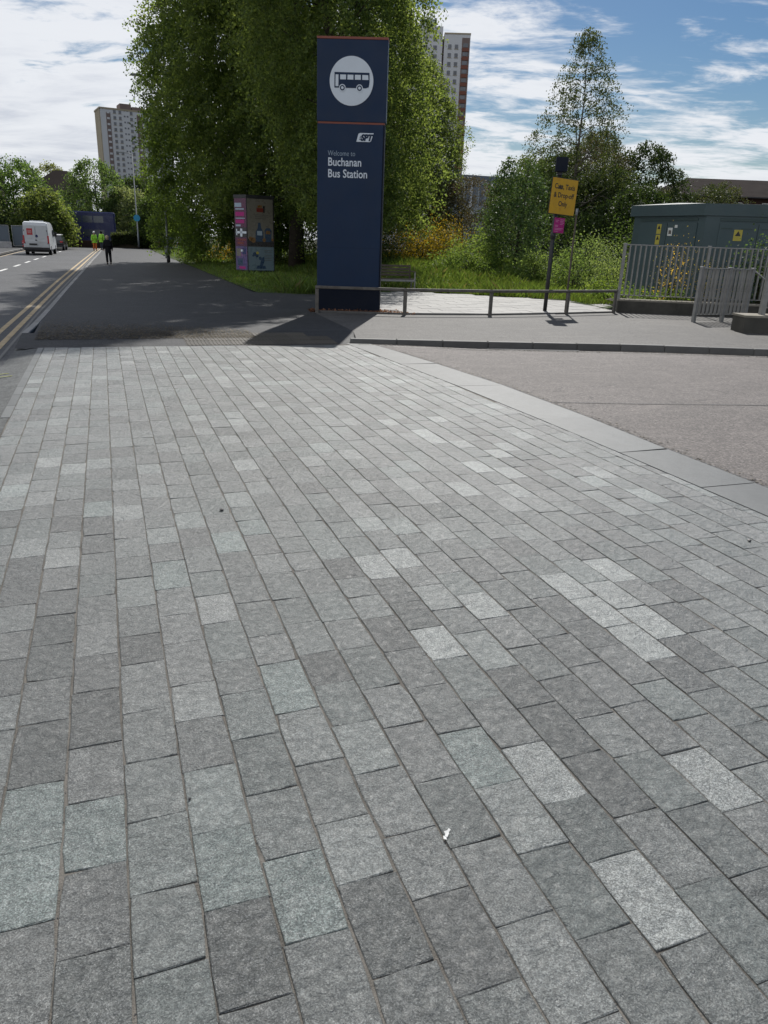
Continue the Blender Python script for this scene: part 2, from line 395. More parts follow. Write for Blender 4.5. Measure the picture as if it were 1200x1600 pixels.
def disc(bm, r, n=40, y=0., cx=0., cz=0., th=.012):
    prism(bm, [(cx + r * math.cos(2 * PI * k / n), cz + r * math.sin(2 * PI * k / n)) for k in range(n)], 'y', y, y - th)
    return bm

def text(s, size, m, parent, loc, rot=(PI / 2, 0, 0), sx=1., offset=0., align='LEFT', ext=.002, name='lettering', shear=0.):
    cu = bpy.data.curves.new('tmp_text', 'FONT'); cu.body = s; cu.size = size; cu.extrude = ext; cu.offset = offset; cu.align_x = align
    cu.shear = shear; cu.resolution_u = 3; cu.space_line = 1.0
    t = bpy.data.objects.new('tmp_text', cu); COL.objects.link(t)
    dg = bpy.context.evaluated_depsgraph_get()
    me = bpy.data.meshes.new_from_object(t.evaluated_get(dg)); bpy.data.objects.remove(t); bpy.data.curves.remove(cu)
    me.name = name; me.materials.clear()
    o = obj(name, me, m, parent); o.location = loc; o.rotation_euler = rot; o.scale = (sx, 1, 1)
    return o

def np_mesh(name, verts, faces_n, quads, cols=None, m=None, parent=None):
    """verts (N,3), quads (M,k) index array"""
    me = bpy.data.meshes.new(name)
    k = quads.shape[1]; M = len(quads)
    me.vertices.add(len(verts)); me.vertices.foreach_set('co', np.asarray(verts, dtype=np.float32).ravel())
    me.loops.add(M * k); me.loops.foreach_set('vertex_index', np.asarray(quads, dtype=np.int32).ravel())
    me.polygons.add(M); me.polygons.foreach_set('loop_start', np.arange(0, M * k, k, dtype=np.int32))
    me.polygons.foreach_set('loop_total', np.full(M, k, dtype=np.int32))
    if cols is not None:
        at = me.color_attributes.new('tone', 'FLOAT_COLOR', 'POINT')
        c4 = np.ones((len(verts), 4), np.float32); c4[:, :3] = cols
        at.data.foreach_set('color', c4.ravel())
    me.update(calc_edges=True); me.validate()
    o = bpy.data.objects.new(name, me); COL.objects.link(o)
    if m: me.materials.append(MAT[m])
    if parent is not None: o.parent = parent
    return o

def copy_thing(o, loc=None, rz=None, label=None):
    c = o.copy(); COL.objects.link(c)
    if loc is not None: c.location = loc
    if rz is not None: c.rotation_euler = (0, 0, rz)
    if label: c['label'] = label
    for ch in list(o.children):
        d = ch.copy(); COL.objects.link(d); d.parent = c
        for g in list(ch.children):
            e = g.copy(); COL.objects.link(e); e.parent = d
    return c

def ss(t): t = max(0., min(1., t)); return t * t * (3 - 2 * t)
def gz(x, y):
    """grass bank rising behind the flags on the right"""
    return .08 + .86 * ss((x - 9.5) / 4.5) * ss((y - 26.5 - .25 * max(0, 16 - x)) / 11)
GZ = .08                                     # height of footways over the setts

# ------------------------------------------------------------------ ground, roads, footways
struct('ground', sheet([(-900, -60), (900, -60), (900, 1500), (-900, 1500)], -.30), 'ground')
KERB = [(-1.52, 15.0), (-1.45, 16.7), (-1.38, 20.1), (-1.30, 25), (-1.21, 29.66), (-0.99, 40.9), (-0.75, 54), (-0.45, 67.8), (-0.16, 84.7), (.4, 97)]
def kx(y):
    for (a, b), (c, d) in zip(KERB, KERB[1:]):
        if y <= d: return a + (c - a) * max(0, (y - b)) / (d - b)
    return KERB[-1][0]
LK = [(-6.9, -8), (-6.9, 60), (-6.95, 75), (-6.6, 97)]
road = [(-6.9, -8), (-1.75, -8), (-1.62, 8), (-1.52, 12), (-1.52, 15)] + [(x - .02, y) for x, y in KERB[1:]] + [(12, 97.5), (12, 112), (-40, 112), (-40, 97)] + LK[::-1][:3]
struct('road', sheet(road, -.06), 'asphalt')
def rz(x, y): return -.004 - .042 * max(0, min(1, (x - 5.0) / 1.6)) * max(0, min(1, (y - 7) / 4))
bm = bmesh.new(); xs = [4.2, 5.0, 5.4, 6, 6.6, 8, 10, 13, 20, 60]; ysr = [-8, 5, 7, 8, 9, 10, 11, 12, 13, 14.2]
gr_ = [[bm.verts.new((max(x, 5.14) if (i == 0 and y < 9) else x, y, rz(x, y) - (.0 if x > 5 else .004))) for i, x in enumerate(xs)] for y in ysr]
for a, b in zip(gr_, gr_[1:]):
    for i in range(len(xs) - 1):
        if (a[i].co - a[i + 1].co).length > 1e-5 and a[i].co.y < 12.1 + 2 * (a[i].co.x < 9): bm.faces.new((a[i], a[i + 1], b[i + 1], b[i]))
bmesh.ops.recalc_face_normals(bm, faces=bm.faces[:])
struct('approach_road', bm, 'sideroad')
# dark repair patch against the far kerb
struct('road_patch', sheet([(6.75, 13.02), (7.1, 12.85), (7.6, 12.72), (8.2, 12.55), (8.6, 12.5), (8.72, 12.62), (8.4, 12.78), (7.6, 12.99), (7.0, 13.11)], lambda x, y: rz(x, y) + .012), 'patch')
struct('channel_line', sheet([(4.6, 13.42), (7.0, 12.86), (9.6, 12.2), (12.3, 11.34), (12.3, 11.29), (9.6, 12.15), (7.0, 12.81), (4.6, 13.36)], lambda x, y: rz(x, y) + .004), 'kerbpale')
bmj = bmesh.new()
for (x0, y0), (x1, y1) in (((5.2, 8.04), (8.1, 7.32)), ((8.1, 7.32), (14, 5.9))):
    d = Vector((x1 - x0, y1 - y0, 0)).normalized(); nn = Vector((-d.y, d.x, 0)) * .012
    bmj.faces.new([bmj.verts.new(v) for v in (Vector((x0, y0, rz(x0, y0) + .004)) - nn, Vector((x1, y1, rz(x1, y1) + .004)) - nn, Vector((x1, y1, rz(x1, y1) + .004)) + nn, Vector((x0, y0, rz(x0, y0) + .004)) + nn)])
struct('road_joint', bmj, 'patch')
# ramp between setts and carriageway on the left
bm = bmesh.new()
prof = [(-1.07, -.002), (-1.2, -.008), (-1.52, -.045)]
ys = [-6, 2, 6, 10, 13.6, 15.0]
grid = [[bm.verts.new((x - (.12 if i == 2 and y < 8 else 0), y, z)) for i, (x, z) in enumerate(prof)] for y in ys]
for a, b in zip(grid, grid[1:]):
    for i in range(2): bm.faces.new((a[i + 1], a[i], b[i], b[i + 1]))
struct('side_ramp', bm, 'ramp')
# painted marks on the ramp
for k, (x, y, l, a, c) in enumerate(((-1.37, 13.65, .26, 62, 'white'), (-1.28, 13.62, .26, 62, 'white'), (-1.45, 11.25, .2, 60, 'sprayyellow'), (-1.38, 11.0, .2, 60, 'sprayyellow'))):
    bm = bmesh.new(); bx(bm, -.012, .012, -l / 2, l / 2, 0, .002)
    o = struct('paint_mark', bm, c); o.location = (x, y, -.0385 + (x + 1.52) * .112 + .004); o.rotation_euler = (0, R(-7), R(-a))
# main footway north of the crossing
def fz(x, y): return 0
FW = [(-1.30, 15.0)] + [(x + .13, y) for x, y in KERB[1:]] + [(5.2, 97), (4.85, 80), (4.85, 60), (4.8, 45), (4.7, 32), (4.72, 26.2), (7, 25.0), (7, 19), (4.95, 18.7), (4.75, 15.0)]
struct('footway', sheet(FW, GZ - .004), 'footway')
struct('footway_right', sheet([(4.75, 15.0), (4.45, 13.85), (7.37, 13.12), (9.93, 12.52), (12.35, 11.65), (16, 10.6), (24, 8), (24, 18), (16.5, 18.6), (14.37, 19.25), (12.3, 18.75), (9.6, 18.34), (7.2, 18.46), (4.95, 19.0)], GZ - .001), 'footway2')
# transition between setts and the raised footway: mortar bed under setts and ramped apron
bm = bmesh.new()
v = [bm.verts.new(p) for p in ((-1.5, 13.6, -.004), (4.45, 13.6, -.004), (4.75, 15.01, GZ - .004), (-1.5, 15.01, GZ - .004))]
bm.faces.new(v); struct('footway_apron', bm, 'footway')

# kerb along the left carriageway and round the far corner
def kerb_run(pts, root, w=.13, h=.14, L=.9, zt=GZ + .002, m='kerbpale', every=1.0):
    P = [Vector((x, y, 0)) for x, y in pts]; segs = []
    acc = 0
    cum = [0]
    for a, b in zip(P, P[1:]): cum.append(cum[-1] + (b - a).length)
    def at(s):
        for i in range(len(P) - 1):
            if s <= cum[i + 1] or i == len(P) - 2:
                t = (s - cum[i]) / (cum[i + 1] - cum[i]); return P[i].lerp(P[i + 1], t)
    s = 0
    while s < cum[-1] - .05:
        e = min(s + L - .008, cum[-1]); a, b = at(s), at(e); d = (b - a); l = d.length; ang = math.atan2(d.y, d.x)
        o = obj('kerb_stone', B(0, l, 0, w, -h, 0, bev=.012), m, root)
        o.location = (a.x, a.y, zt + random.uniform(-.003, .003)); o.rotation_euler = (0, 0, ang)
        s += L
kr = bpy.data.objects.new('kerb', None); COL.objects.link(kr); kr['kind'] = 'structure'
kerb_run([(p[0] + .13, p[1]) for p in KERB], kr, w=.13, m='kerbpale')
kr2 = bpy.data.objects.new('kerb', None); COL.objects.link(kr2); kr2['kind'] = 'structure'
kerb_run([(4.3, 13.74), (5.2, 13.5), (7.37, 12.98), (9.93, 12.38), (12.35, 11.51), (16, 10.4), (22, 8.3)], kr2, w=.14, m='kerb')
kr3 = bpy.data.objects.new('kerb', None); COL.objects.link(kr3); kr3['kind'] = 'structure'
kerb_run([(-7.05, 30), (-7.05, 60), (-7.1, 75), (-6.75, 96)], kr3, w=.14, m='kerbpale', L=1.8)
struct('left_footway', sheet([(-40, -8), (-7.04, -8), (-7.04, 60), (-7.09, 75), (-6.8, 97), (-40, 97)], GZ - .006), 'footway')

# yellow lines and centre dashes
def strip(pts, w, z, m, name, dash=None):
    bm = bmesh.new(); P = [Vector((x, y, 0)) for x, y in pts]
    fine = []
    for a, b in zip(P, P[1:]):
        n = max(1, int((b - a).length / 1.5)); fine += [a.lerp(b, i / n) for i in range(n)]
    fine.append(P[-1]); prev = None
    for i, p in enumerate(fine):
        d = (fine[min(i + 1, len(fine) - 1)] - fine[max(i - 1, 0)]).normalized(); nn = Vector((-d.y, d.x, 0)) * w / 2
        cur = (bm.verts.new((p + nn).to_3d() + Vector((0, 0, z))), bm.verts.new((p - nn).to_3d() + Vector((0, 0, z))))
        if prev: bm.faces.new((prev[0], prev[1], cur[1], cur[0]))
        prev = cur
    bmesh.ops.recalc_face_normals(bm, faces=bm.faces[:])
    return struct(name, bm, m)
strip([(-2.1, 10), (-2.03, 16.2), (-1.93, 22.2), (-1.80, 32.7), (-1.43, 53), (-0.88, 80), (-0.5, 96)], .105, -.056, 'yellow', 'yellow_line')
strip([(-1.86, 10), (-1.80, 14.3), (-1.72, 20.8), (-1.57, 32), (-1.14, 53), (-0.62, 80), (-0.25, 96)], .105, -.056, 'yellow', 'yellow_line')
strip([(-1.66, 12), (-1.60, 20), (-1.38, 32), (-1.05, 50), (-.7, 66)], .05, -.0555, 'kerb', 'channel_line')
cl = [(-4.75, 34), (-4.6, 40), (-4.42, 47), (-4.28, 55.5), (-3.98, 66), (-3.65, 82), (-3.3, 95)]
def cx_(y):
    for (a, b), (c, d) in zip(cl, cl[1:]):
        if y <= d: return a + (c - a) * (y - b) / (d - b)
    return cl[-1][0]
y = 34.5
while y < 92: strip([(cx_(y), y), (cx_(y + 2.6), y + 2.6)], .15, -.056, 'white', 'centre_line'); y += 5.3
strip([(-6.72, 30), (-6.72, 60), (-6.72, 75), (-6.4, 95)], .1, -.056, 'yellow', 'yellow_line')

# ------------------------------------------------------------------ sett paving
PIT = .1975; X0 = -.09
LIGHT = [(1.46, 2.94), (1.46, 1.35), (2.05, 1.6), (1.43, 1.91), (2.31, 3.06), (2.3, 2.6), (2.52, 3.13), (2.57, 2.76), (2.7, 3.44), (1.49, 3.97), (2.38, 3.3), (3.95, 5.18), (3.05, 5.5), (2.63, 4.97), (3.26, 5.55), (3.07, 6.5), (3.02, 4.79), (3.28, 7.29), (1.71, 3.16), (3.4, 6.1), (2.9, 6.8)]
GREEN = [(.22, 1.86), (.61, 2.73), (.12, 1.89), (1.22, 2.05), (-.2, 2.2), (-.2, 5.2), (-.4, 2.3), (.4, 1.6), (.2, 4.1), (.6, 4.4), (.8, 4.8), (-.4, 1.9)]
DARK = [(2.12, 3.12), (2.11, 2.79), (1.4, 2.8), (1.69, 2.43), (0.83, 2.94), (0.22, 1.48), (0.61, 1.53), (2.57, 2.39), (2.72, 2.75), (-0.21, 5.67), (-0.61, 4.35), (-0.56, 4.08), (-0.2, 4.64), (2.9, 3.0)]
JOINTS = {-2: [1.48, 1.79, 2.09, 2.4, 2.78, 3.1, 3.41, 3.72, 4.01, 4.32, 4.62], -1: [1.64, 1.95, 2.26, 2.57, 2.95, 3.25, 3.57, 3.88, 4.17, 4.49], 0: [1.53, 1.8, 2.11, 2.42, 2.74, 3.12, 3.39, 3.7, 4.07, 4.37], 1: [1.36, 1.68, 1.99, 2.31, 2.62, 2.89, 3.26, 3.55, 3.87, 4.25], 2: [1.5, 1.81, 2.12, 2.44, 2.76, 3.03, 3.41, 3.73, 4.04, 4.43], 3: [1.33, 1.65, 1.91, 2.22, 2.56, 2.95, 3.21, 3.59, 3.91, 4.29], 4: [1.21, 1.53, 1.79, 2.11], 5: [1.05, 1.37, 1.68, 2.0, 2.34], 6: [1.26, 1.59, 1.91, 2.24, 2.57, 2.89], 7: [1.16, 1.49, 1.76, 2.08, 2.41, 2.76], 8: [1.32, 1.63, 1.96, 2.3, 2.61, 2.96], 9: [1.3, 1.6], 10: [1.2, 1.54, 1.86, 2.19, 2.52, 2.8], 11: [1.4, 1.71, 2.03, 2.31, 2.64, 2.91], 12: [1.6, 1.92, 2.18, 2.46, 2.8, 3.13, 3.46], 13: [2.0, 2.3, 2.62, 2.96, 3.29, 3.63]}
def right_edge(y):                                   # inner edge of the granite band
    pts = [(4.55, -5), (4.55, 6.6), (4.48, 9.1), (4.32, 11.8), (4.2, 13.7)]
    for (a, b), (c, d) in zip(pts, pts[1:]):
        if y <= d: return a + (c - a) * (y - b) / (d - b)
    return 4.2
def far_edge(x): return 13.62 if x < 2.2 else 13.55 - (x - 2.2) * .05
def sett_geo(x0, x1, y0, y1, rng):
    """irregular riven block: returns verts, faces"""
    w, l = x1 - x0, y1 - y0
    base = [(0, 0), (.5, 0), (1, 0), (1, .33), (1, .67), (1, 1), (.5, 1), (0, 1), (0, .67), (0, .33)]
    j = .0022
    out = [(x0 + w * u + rng.uniform(-j, j), y0 + l * v + rng.uniform(-j, j)) for u, v in base]
    for ci in (0, 2, 5, 7):
        if rng.random() < .2:
            q = rng.uniform(.003, .009); u, v = base[ci]; out[ci] = (out[ci][0] + (q if u == 0 else -q), out[ci][1] + (q if v == 0 else -q) * .7)
    cx, cy = (x0 + x1) / 2, (y0 + y1) / 2
    h = rng.uniform(-.0012, .0016); tx, ty = rng.uniform(-.008, .008), rng.uniform(-.005, .007)
    def zz(x, y): return h + (x - cx) * tx + (y - cy) * ty
    V = []
    for x, y in out: V.append((x, y, -.035))
    for x, y in out: V.append((x, y, zz(x, y) - .0016 - rng.uniform(0, .0014)))
    for x, y in out:
        q = .0022 + rng.uniform(0, .0022)
        dx, dy = cx - x, cy - y; L = math.hypot(dx, dy)
        sx = x + math.copysign(min(q, abs(dx)), dx) * (1 if abs(dx) > w * .3 else 0); sy = y + math.copysign(min(q, abs(dy)), dy) * (1 if abs(dy) > l * .3 else .0)
        V.append((sx, sy, zz(x, y) + rng.uniform(-.0008, .0008)))
    V.append((cx, cy, zz(cx, cy) + rng.uniform(-.0005, .0018)))
    n = 10; F = []
    for r in (0, 1):
        for i in range(n): F.append((r * n + i, r * n + (i + 1) % n, (r + 1) * n + (i + 1) % n, (r + 1) * n + i))
    for i in range(n): F.append((2 * n + i, 2 * n + (i + 1) % n, 3 * n))
    return V, F
def build_setts():
    rng = random.Random(5); root = bpy.data.objects.new('sett_paving', None); COL.objects.link(root); root['kind'] = 'structure'
    items = []
    for k in range(-5, 24):
        xa, xb = X0 + k * PIT, X0 + (k + 1) * PIT
        js = list(JOINTS.get(k, []))
        if not js: js = [rng.uniform(2.0, 2.3)]
        y = js[0]
        while y > .25: y -= rng.gauss(.312, .022); js.insert(0, y)
        y = js[-1]
        while y < 14: y += max(.22, min(.38, rng.gauss(.308 if y < 8 else .285, .028))); js.append(y)
        gx = rng.uniform(.0028, .0045)
        for a, b in zip(js, js[1:]):
            xl, xr = xa + gx, xb - gx
            fe = far_edge((xa + xb) / 2)
            if a > fe - .06: continue
            b2 = min(b, fe)
            re = right_edge((a + b) / 2)
            if xl > re - .05: continue
            xr = min(xr, re - .004); xl = max(xl, -1.055)
            if xr - xl < .04: continue
            gy = rng.uniform(.0004, .0014)
            items.append((xl + rng.uniform(-.001, .001), xr + rng.uniform(-.001, .001), a + gy, b2 - gy, k))
    # angular size order: nearest in view first
    def seen(it):
        cx, cy = (it[0] + it[1]) / 2, (it[2] + it[3]) / 2
        c = M3.transposed() @ Vector((cx, cy, -CH)); 
        if c.z > -.1: return 1e9
        px, py = 600 + 1155 * c.x / -c.z, 800 - 1155 * c.y / -c.z
        if px < -60 or px > 1260 or py > 1700: return 1e6 + cy
        return math.hypot(cx, cy)
    items.sort(key=seen)
    RV, RF, RC = [], [], []
    for i, (x0, x1, y0, y1, k) in enumerate(items):
        V, F = sett_geo(x0, x1, y0, y1, rng)
        tone = max(.27, min(.62, rng.gauss(.44, .042))); hue = rng.choice((0, .1, .2, .35, .55)); sp = rng.uniform(.0, .35)
        def near(L): return any(x0 - .01 < a < x1 + .01 and y0 < b < y1 for a, b in L)
        if near(LIGHT): tone, hue, sp = rng.uniform(.60, .74), .1, rng.uniform(.55, .9)
        elif near(GREEN): tone, hue, sp = rng.uniform(.47, .56), 1., rng.uniform(.4, .8)
        elif near(DARK): tone, hue, sp = rng.uniform(.28, .33), .15, .3
        elif y0 > 3.2 and rng.random() < .05: tone, sp = rng.uniform(.58, .68), .5
        elif rng.random() < .12: tone = rng.uniform(.54, .63)
        elif rng.random() < .09: tone = rng.uniform(.29, .34)
        if hue >= .8 and x0 > 1.5: hue = .4
        c = (tone, hue, sp)
        if i < 300:
            me = bpy.data.meshes.new('sett'); cx, cy = (x0 + x1) / 2, (y0 + y1) / 2
            me.from_pydata([(a - cx, b - cy, z) for a, b, z in V], [], F)
            at = me.color_attributes.new('tone', 'FLOAT_COLOR', 'POINT')
            at.data.foreach_set('color', [q for _ in V for q in (*c, 1.)])
            o = obj('sett', me, 'sett', root); o.location = (cx, cy, 0)
        else:
            n = len(RV); RV += V; RF += [tuple(n + q for q in f) for f in F]; RC += [(*c, 1.)] * len(V)
    me = bpy.data.meshes.new('far_setts'); me.from_pydata(RV, [], RF)
    at = me.color_attributes.new('tone', 'FLOAT_COLOR', 'POINT'); at.data.foreach_set('color', np.array(RC, np.float32).ravel())
    o = obj('far_setts', me, 'sett', root); o['kind'] = 'stuff'
    o = obj('mortar_bed', sheet([(-1.07, -4), (4.6, -4), (4.6, 13.7), (-1.07, 13.7)], -.0052), 'mortar', root)
    # flush edge strip along the left side
    y = 8.4
    while y < 13.4:
        l = rng.uniform(.5, .62); o = obj('edge_slab', B(-.045, .045, 0, l - .006, -.05, .0015, bev=.003), 'granite', root); o.location = (-1.105, y, 0); y += l
build_setts()

# granite band on the right side of the setts
gb = bpy.data.objects.new('granite_band', None); COL.objects.link(gb); gb['kind'] = 'structure'
ysl = [0.2, 1.25, 2.35, 3.5, 4.63, 5.74, 7.2, 9.26, 11.2, 13.0, 13.7]
def outer(y):
    pts = [(5.12, -5), (5.12, 5.7), (5.17, 7.2), (5.16, 9.1), (4.9, 12), (4.72, 13.3), (4.6, 14)]
    for (a, b), (c, d) in zip(pts, pts[1:]):
        if y <= d: return a + (c - a) * (y - b) / (d - b)
for a, b in zip(ysl, ysl[1:]):
    g = .006; sk = random.uniform(-.06, .04)
    p = [(right_edge(a) + .006, a + g), (outer(a), a + g + sk), (outer(b), b - g + sk), (right_edge(b) + .006, b - g)]
    if b == ysl[-1]: p[2] = (outer(b), b - g)
    obj('granite_slab', PR(p, 'z', -.06, .0015 + random.uniform(0, .002)), 'granite', gb)
# broken joint filler between band and approach road
bm = bmesh.new(); pr = None
for i in range(90):
    y = 1.0 + i * .14; w = .012 + .022 * mnoise.noise(Vector((y * 2.2, 0, 0))) ** 2 * 4 + random.uniform(0, .012)
    a = bm.verts.new((outer(y) - .004, y, .0008)); b = bm.verts.new((outer(y) + w + .01, y, .0008))
    if pr: bm.faces.new((pr[0], pr[1], b, a))
    pr = (a, b)
struct('band_joint', bm, 'patch')

# tactile (corduroy) paving at the top of the crossing, climbing to the footway
tp = bpy.data.objects.new('tactile_paving', None); COL.objects.link(tp); tp['kind'] = 'structure'
def tslab():
    bm = bmesh.new(); bx(bm, -.197, .197, -.197, .197, -.05, 0, bev=.004)
    for i in range(6):
        x = -.165 + i * .066; prism(bm, [(x - .017, .0005), (x + .017, .0005), (x + .010, .0075), (x - .010, .0075)], 'y', -.18, .18)
    return bm
proto = obj('tactile_slab', tslab(), 'tactile', tp); tme = proto.data; first = True
slope = math.atan(GZ / 1.4)
for j in range(3):
    for i in range(13 if j < 2 else 12):
        xx, yy = -.95 + i * .4 + (j * .0), 13.86 + j * .4
        if xx > 4.25 or xx < 1.2 + .2 * j: continue
        o = proto if first else proto.copy()
        if not first: COL.objects.link(o)
        first = False
        o.parent = tp; o.location = (xx, yy, -.002 + (yy - 13.6) * math.tan(slope) + .001); o.rotation_euler = (slope, 0, 0)

# concrete flags behind the knee rail
fl = bpy.data.objects.new('flagstone_path', None); COL.objects.link(fl); fl['kind'] = 'structure'
def in_poly(x, y, P):
    c = False; n = len(P)
    for i in range(n):
        (x1, y1), (x2, y2) = P[i], P[(i + 1) % n]
        if (y1 > y) != (y2 > y) and x < (x2 - x1) * (y - y1) / (y2 - y1) + x1: c = not c
    return c
FLP = [(7.0, 18.8), (9.6, 18.4), (12.2, 18.8), (14.3, 19.35), (16.2, 22.2), (13.6, 25.2), (10.8, 27.4), (8.0, 26.2), (7.0, 25.6)]
fme = []
for k in range(3):
    bm = B(-.447, .447, -.297, .297, -.05, 0, bev=.006); me = bpy.data.meshes.new('flagstone'); bm.to_mesh(me); bm.free(); me.materials.append(MAT['flag']); fme.append(me)
a = R(-8); n = 0
for j in range(-5, 25):
    for i in range(-10, 16):
        u, v = i * .9 + (.45 if j % 2 else 0), j * .6
        x, y = 10 + u * math.cos(a) - v * math.sin(a), 18.4 + u * math.sin(a) + v * math.cos(a)
        if in_poly(x, y, FLP):
            o = bpy.data.objects.new('flagstone', fme[n % 3]); COL.objects.link(o); o.parent = fl; n += 1
            o.location = (x, y, GZ + .006 + random.uniform(-.003, .003)); o.rotation_euler = (random.uniform(-.004, .004), random.uniform(-.004, .004), a)
obj('bedding', sheet([(6.9, 18.5), (9.6, 18.36), (12.2, 18.78), (14.37, 19.3), (17.4, 22.2), (17, 24), (14.6, 26), (11, 28.4), (7, 26.6)], GZ - .002), 'footway2', fl)

# ------------------------------------------------------------------ vegetation
def leaf_mesh(name, C, size, col, m, parent, aspect=.62, flat=0.):
    N = len(C); C = np.asarray(C)
    a = RNG.normal(size=(N, 3)); a[:, 2] -= .35; a /= np.linalg.norm(a, axis=1)[:, None]
    b = RNG.normal(size=(N, 3)); b -= (a * b).sum(1)[:, None] * a; b /= np.linalg.norm(b, axis=1)[:, None]
    s = (np.asarray(size) * RNG.uniform(.65, 1.25, N))[:, None] * .5
    nrm = np.cross(a, b); fold = RNG.uniform(-.25, .25, (N, 1))
    V = np.empty((N, 4, 3)); V[:, 0] = C - a * s; V[:, 1] = C + b * s * aspect - a * s * .15 + nrm * s * fold; V[:, 2] = C + a * s; V[:, 3] = C - b * s * aspect - a * s * .15 + nrm * s * fold
    Q = np.arange(N * 4).reshape(N, 4)
    return np_mesh(name, V.reshape(-1, 3), None, Q, np.repeat(col, 4, axis=0), m, parent)

def sin_noise(P, f, seed):
    r = np.random.default_rng(seed); out = np.zeros(len(P))
    for i in range(7):
        k = r.normal(size=3); k *= f * (1 + i * .25) / np.linalg.norm(k); out += np.sin(P @ k + r.uniform(0, 6.28)) / (1 + i * .15)
    return out / 3.

def tones(N, c0, c1, sd=.18, accent=None, af=0.):
    t = RNG.random((N, 1)); c = np.array(c0) * (1 - t) + np.array(c1) * t
    c = c * np.clip(RNG.normal(1, sd, (N, 1)), .45, 1.7)
    if accent is not None:
        k = RNG.random(N) < af; c[k] = np.array(accent) * RNG.uniform(.7, 1.2, (k.sum(), 1))
    return np.clip(c, .004, .8)

def limb_paths(h, r, n, z0, rs, lean=(0, 0)):
    out = []
    for i in range(n):
        z = z0 + (h * .82 - z0) * (i / n) ** 1.1; a = rs.uniform(0, 2 * PI); L = r * (1 - .6 * (z / h)) * rs.uniform(.65, 1.)
        p = [Vector((0, 0, z))]; d = Vector((math.cos(a), math.sin(a), rs.uniform(.25, .8))).normalized()
        for k in range(5):
            d = (d + Vector((rs.uniform(-.2, .2), rs.uniform(-.2, .2), rs.uniform(-.15, .12)))).normalized(); p.append(p[-1] + d * L / 5)
        out.append((p, max(.02, .13 * (1 - z / h) * h / 18)))
    return out

def tree(name, label, cat, loc, h, r, z0, ns, nl, size, c0, c1, m='leaf', trunk_r=.22, seed=1, droop=.8, zmax_r=.35, gap=.15, group=None, bark='bark', nlimb=16,
         shape=.75, accent=None, af=0., spray=1.1, off=(0, 0), inner=.35, multi=1, topsize=None, jit=.13, ztop_fade=None):
    rs = random.Random(seed); t = thing(name, label, cat, loc, 0, group)
    bm = bmesh.new()
    for q in range(multi):
        ox, oy = (rs.uniform(-.5, .5), rs.uniform(-.5, .5)) if multi > 1 else (0, 0)
        P = [Vector((ox, oy, -.1))]; n = 9
        for i in range(1, n + 1):
            f = i / n; P.append(Vector((ox * (1 + f * 3) + off[0] * f + rs.uniform(-.12, .12) * f * h / 10, oy * (1 + f * 3) + off[1] * f + rs.uniform(-.12, .12) * f * h / 10, h * .93 * f)))
        tube(bm, P, [trunk_r * (1.25 if i == 0 else 1) * (1 - .93 * i / n) / (multi ** .4) for i in range(n + 1)], 9)
    obj('trunk', bm, bark, t, True)
    bm = bmesh.new(); 
    for p, rr in limb_paths(h, r, nlimb, max(z0, h * .12), rs):
        f0 = p[0].z / h; sh = Vector((off[0] * f0, off[1] * f0, 0)); p = [q + sh for q in p]
        tube(bm, p, [rr * (1 - .85 * k / 5) for k in range(6)], 6)
        for k in (2, 3, 4):
            d = Vector((rs.uniform(-1, 1), rs.uniform(-1, 1), rs.uniform(-.3, .6))).normalized(); q = p[k] + d * r * .22
            tube(bm, [p[k], q, q + (d + Vector((0, 0, -.6))).normalized() * r * .18], [rr * .4, rr * .22, .008], 4)
    obj('limb', bm, bark, t, True)
    # sprays
    g = np.random.default_rng(seed * 7 + 1); M = int(ns * 3)
    zz = z0 + (h - z0) * g.random(M) ** 1.05
    f = (zz - z0) / (h - z0)
    env = np.where(f < zmax_r, .72 + .28 * np.sin(np.clip(f / zmax_r, 0, 1) * PI / 2), np.cos(np.clip((f - zmax_r) / (1 - zmax_r), 0, 1) * PI / 2) ** shape)
    rad = r * env * (inner + (1 - inner) * g.random(M) ** .45)
    an = g.uniform(0, 2 * PI, M)
    lob = 1 + .16 * np.sin(an * 3 + f * 7 + seed) + .10 * np.sin(an * 7 - f * 13)
    rad = rad * lob
    P0 = np.stack([rad * np.cos(an) + off[0] * f, rad * np.sin(an) + off[1] * f, zz], 1)
    keep = (g.random(M) < (.3 + .7 * env)) & (sin_noise(P0, 6.5 / r * 1.6, seed) > gap - .55)
    P0 = P0[keep][:ns]; an = an[keep][:ns]; n = len(P0); 
    L = spray * g.uniform(.5, 1.4, n); out = np.stack([np.cos(an + g.uniform(-.6, .6, n)), np.sin(an + g.uniform(-.6, .6, n)), g.uniform(-.1, .5, n)], 1)
    tt = g.random((n, nl)) ** .8
    C = P0[:, None, :] + out[:, None, :] * (L[:, None] * tt * .75)[:, :, None]
    C[:, :, 2] -= droop * L[:, None] * tt ** 1.8
    C = C.reshape(-1, 3) + g.normal(0, jit, (n * nl, 3))
    C = C[C[:, 2] > .15]
    tb = (sin_noise(C, 9 / r, seed + 5) * .5 + .5)[:, None]
    col = tones(len(C), c0, c1, .2, accent, af) * (.86 + .28 * np.clip(tb, 0, 1))
    sz = np.full(len(C), size)
    if topsize: sz[C[:, 2] > topsize[0]] = topsize[1]
    leaf_mesh('crown', C, sz, col, m, t)
    return t

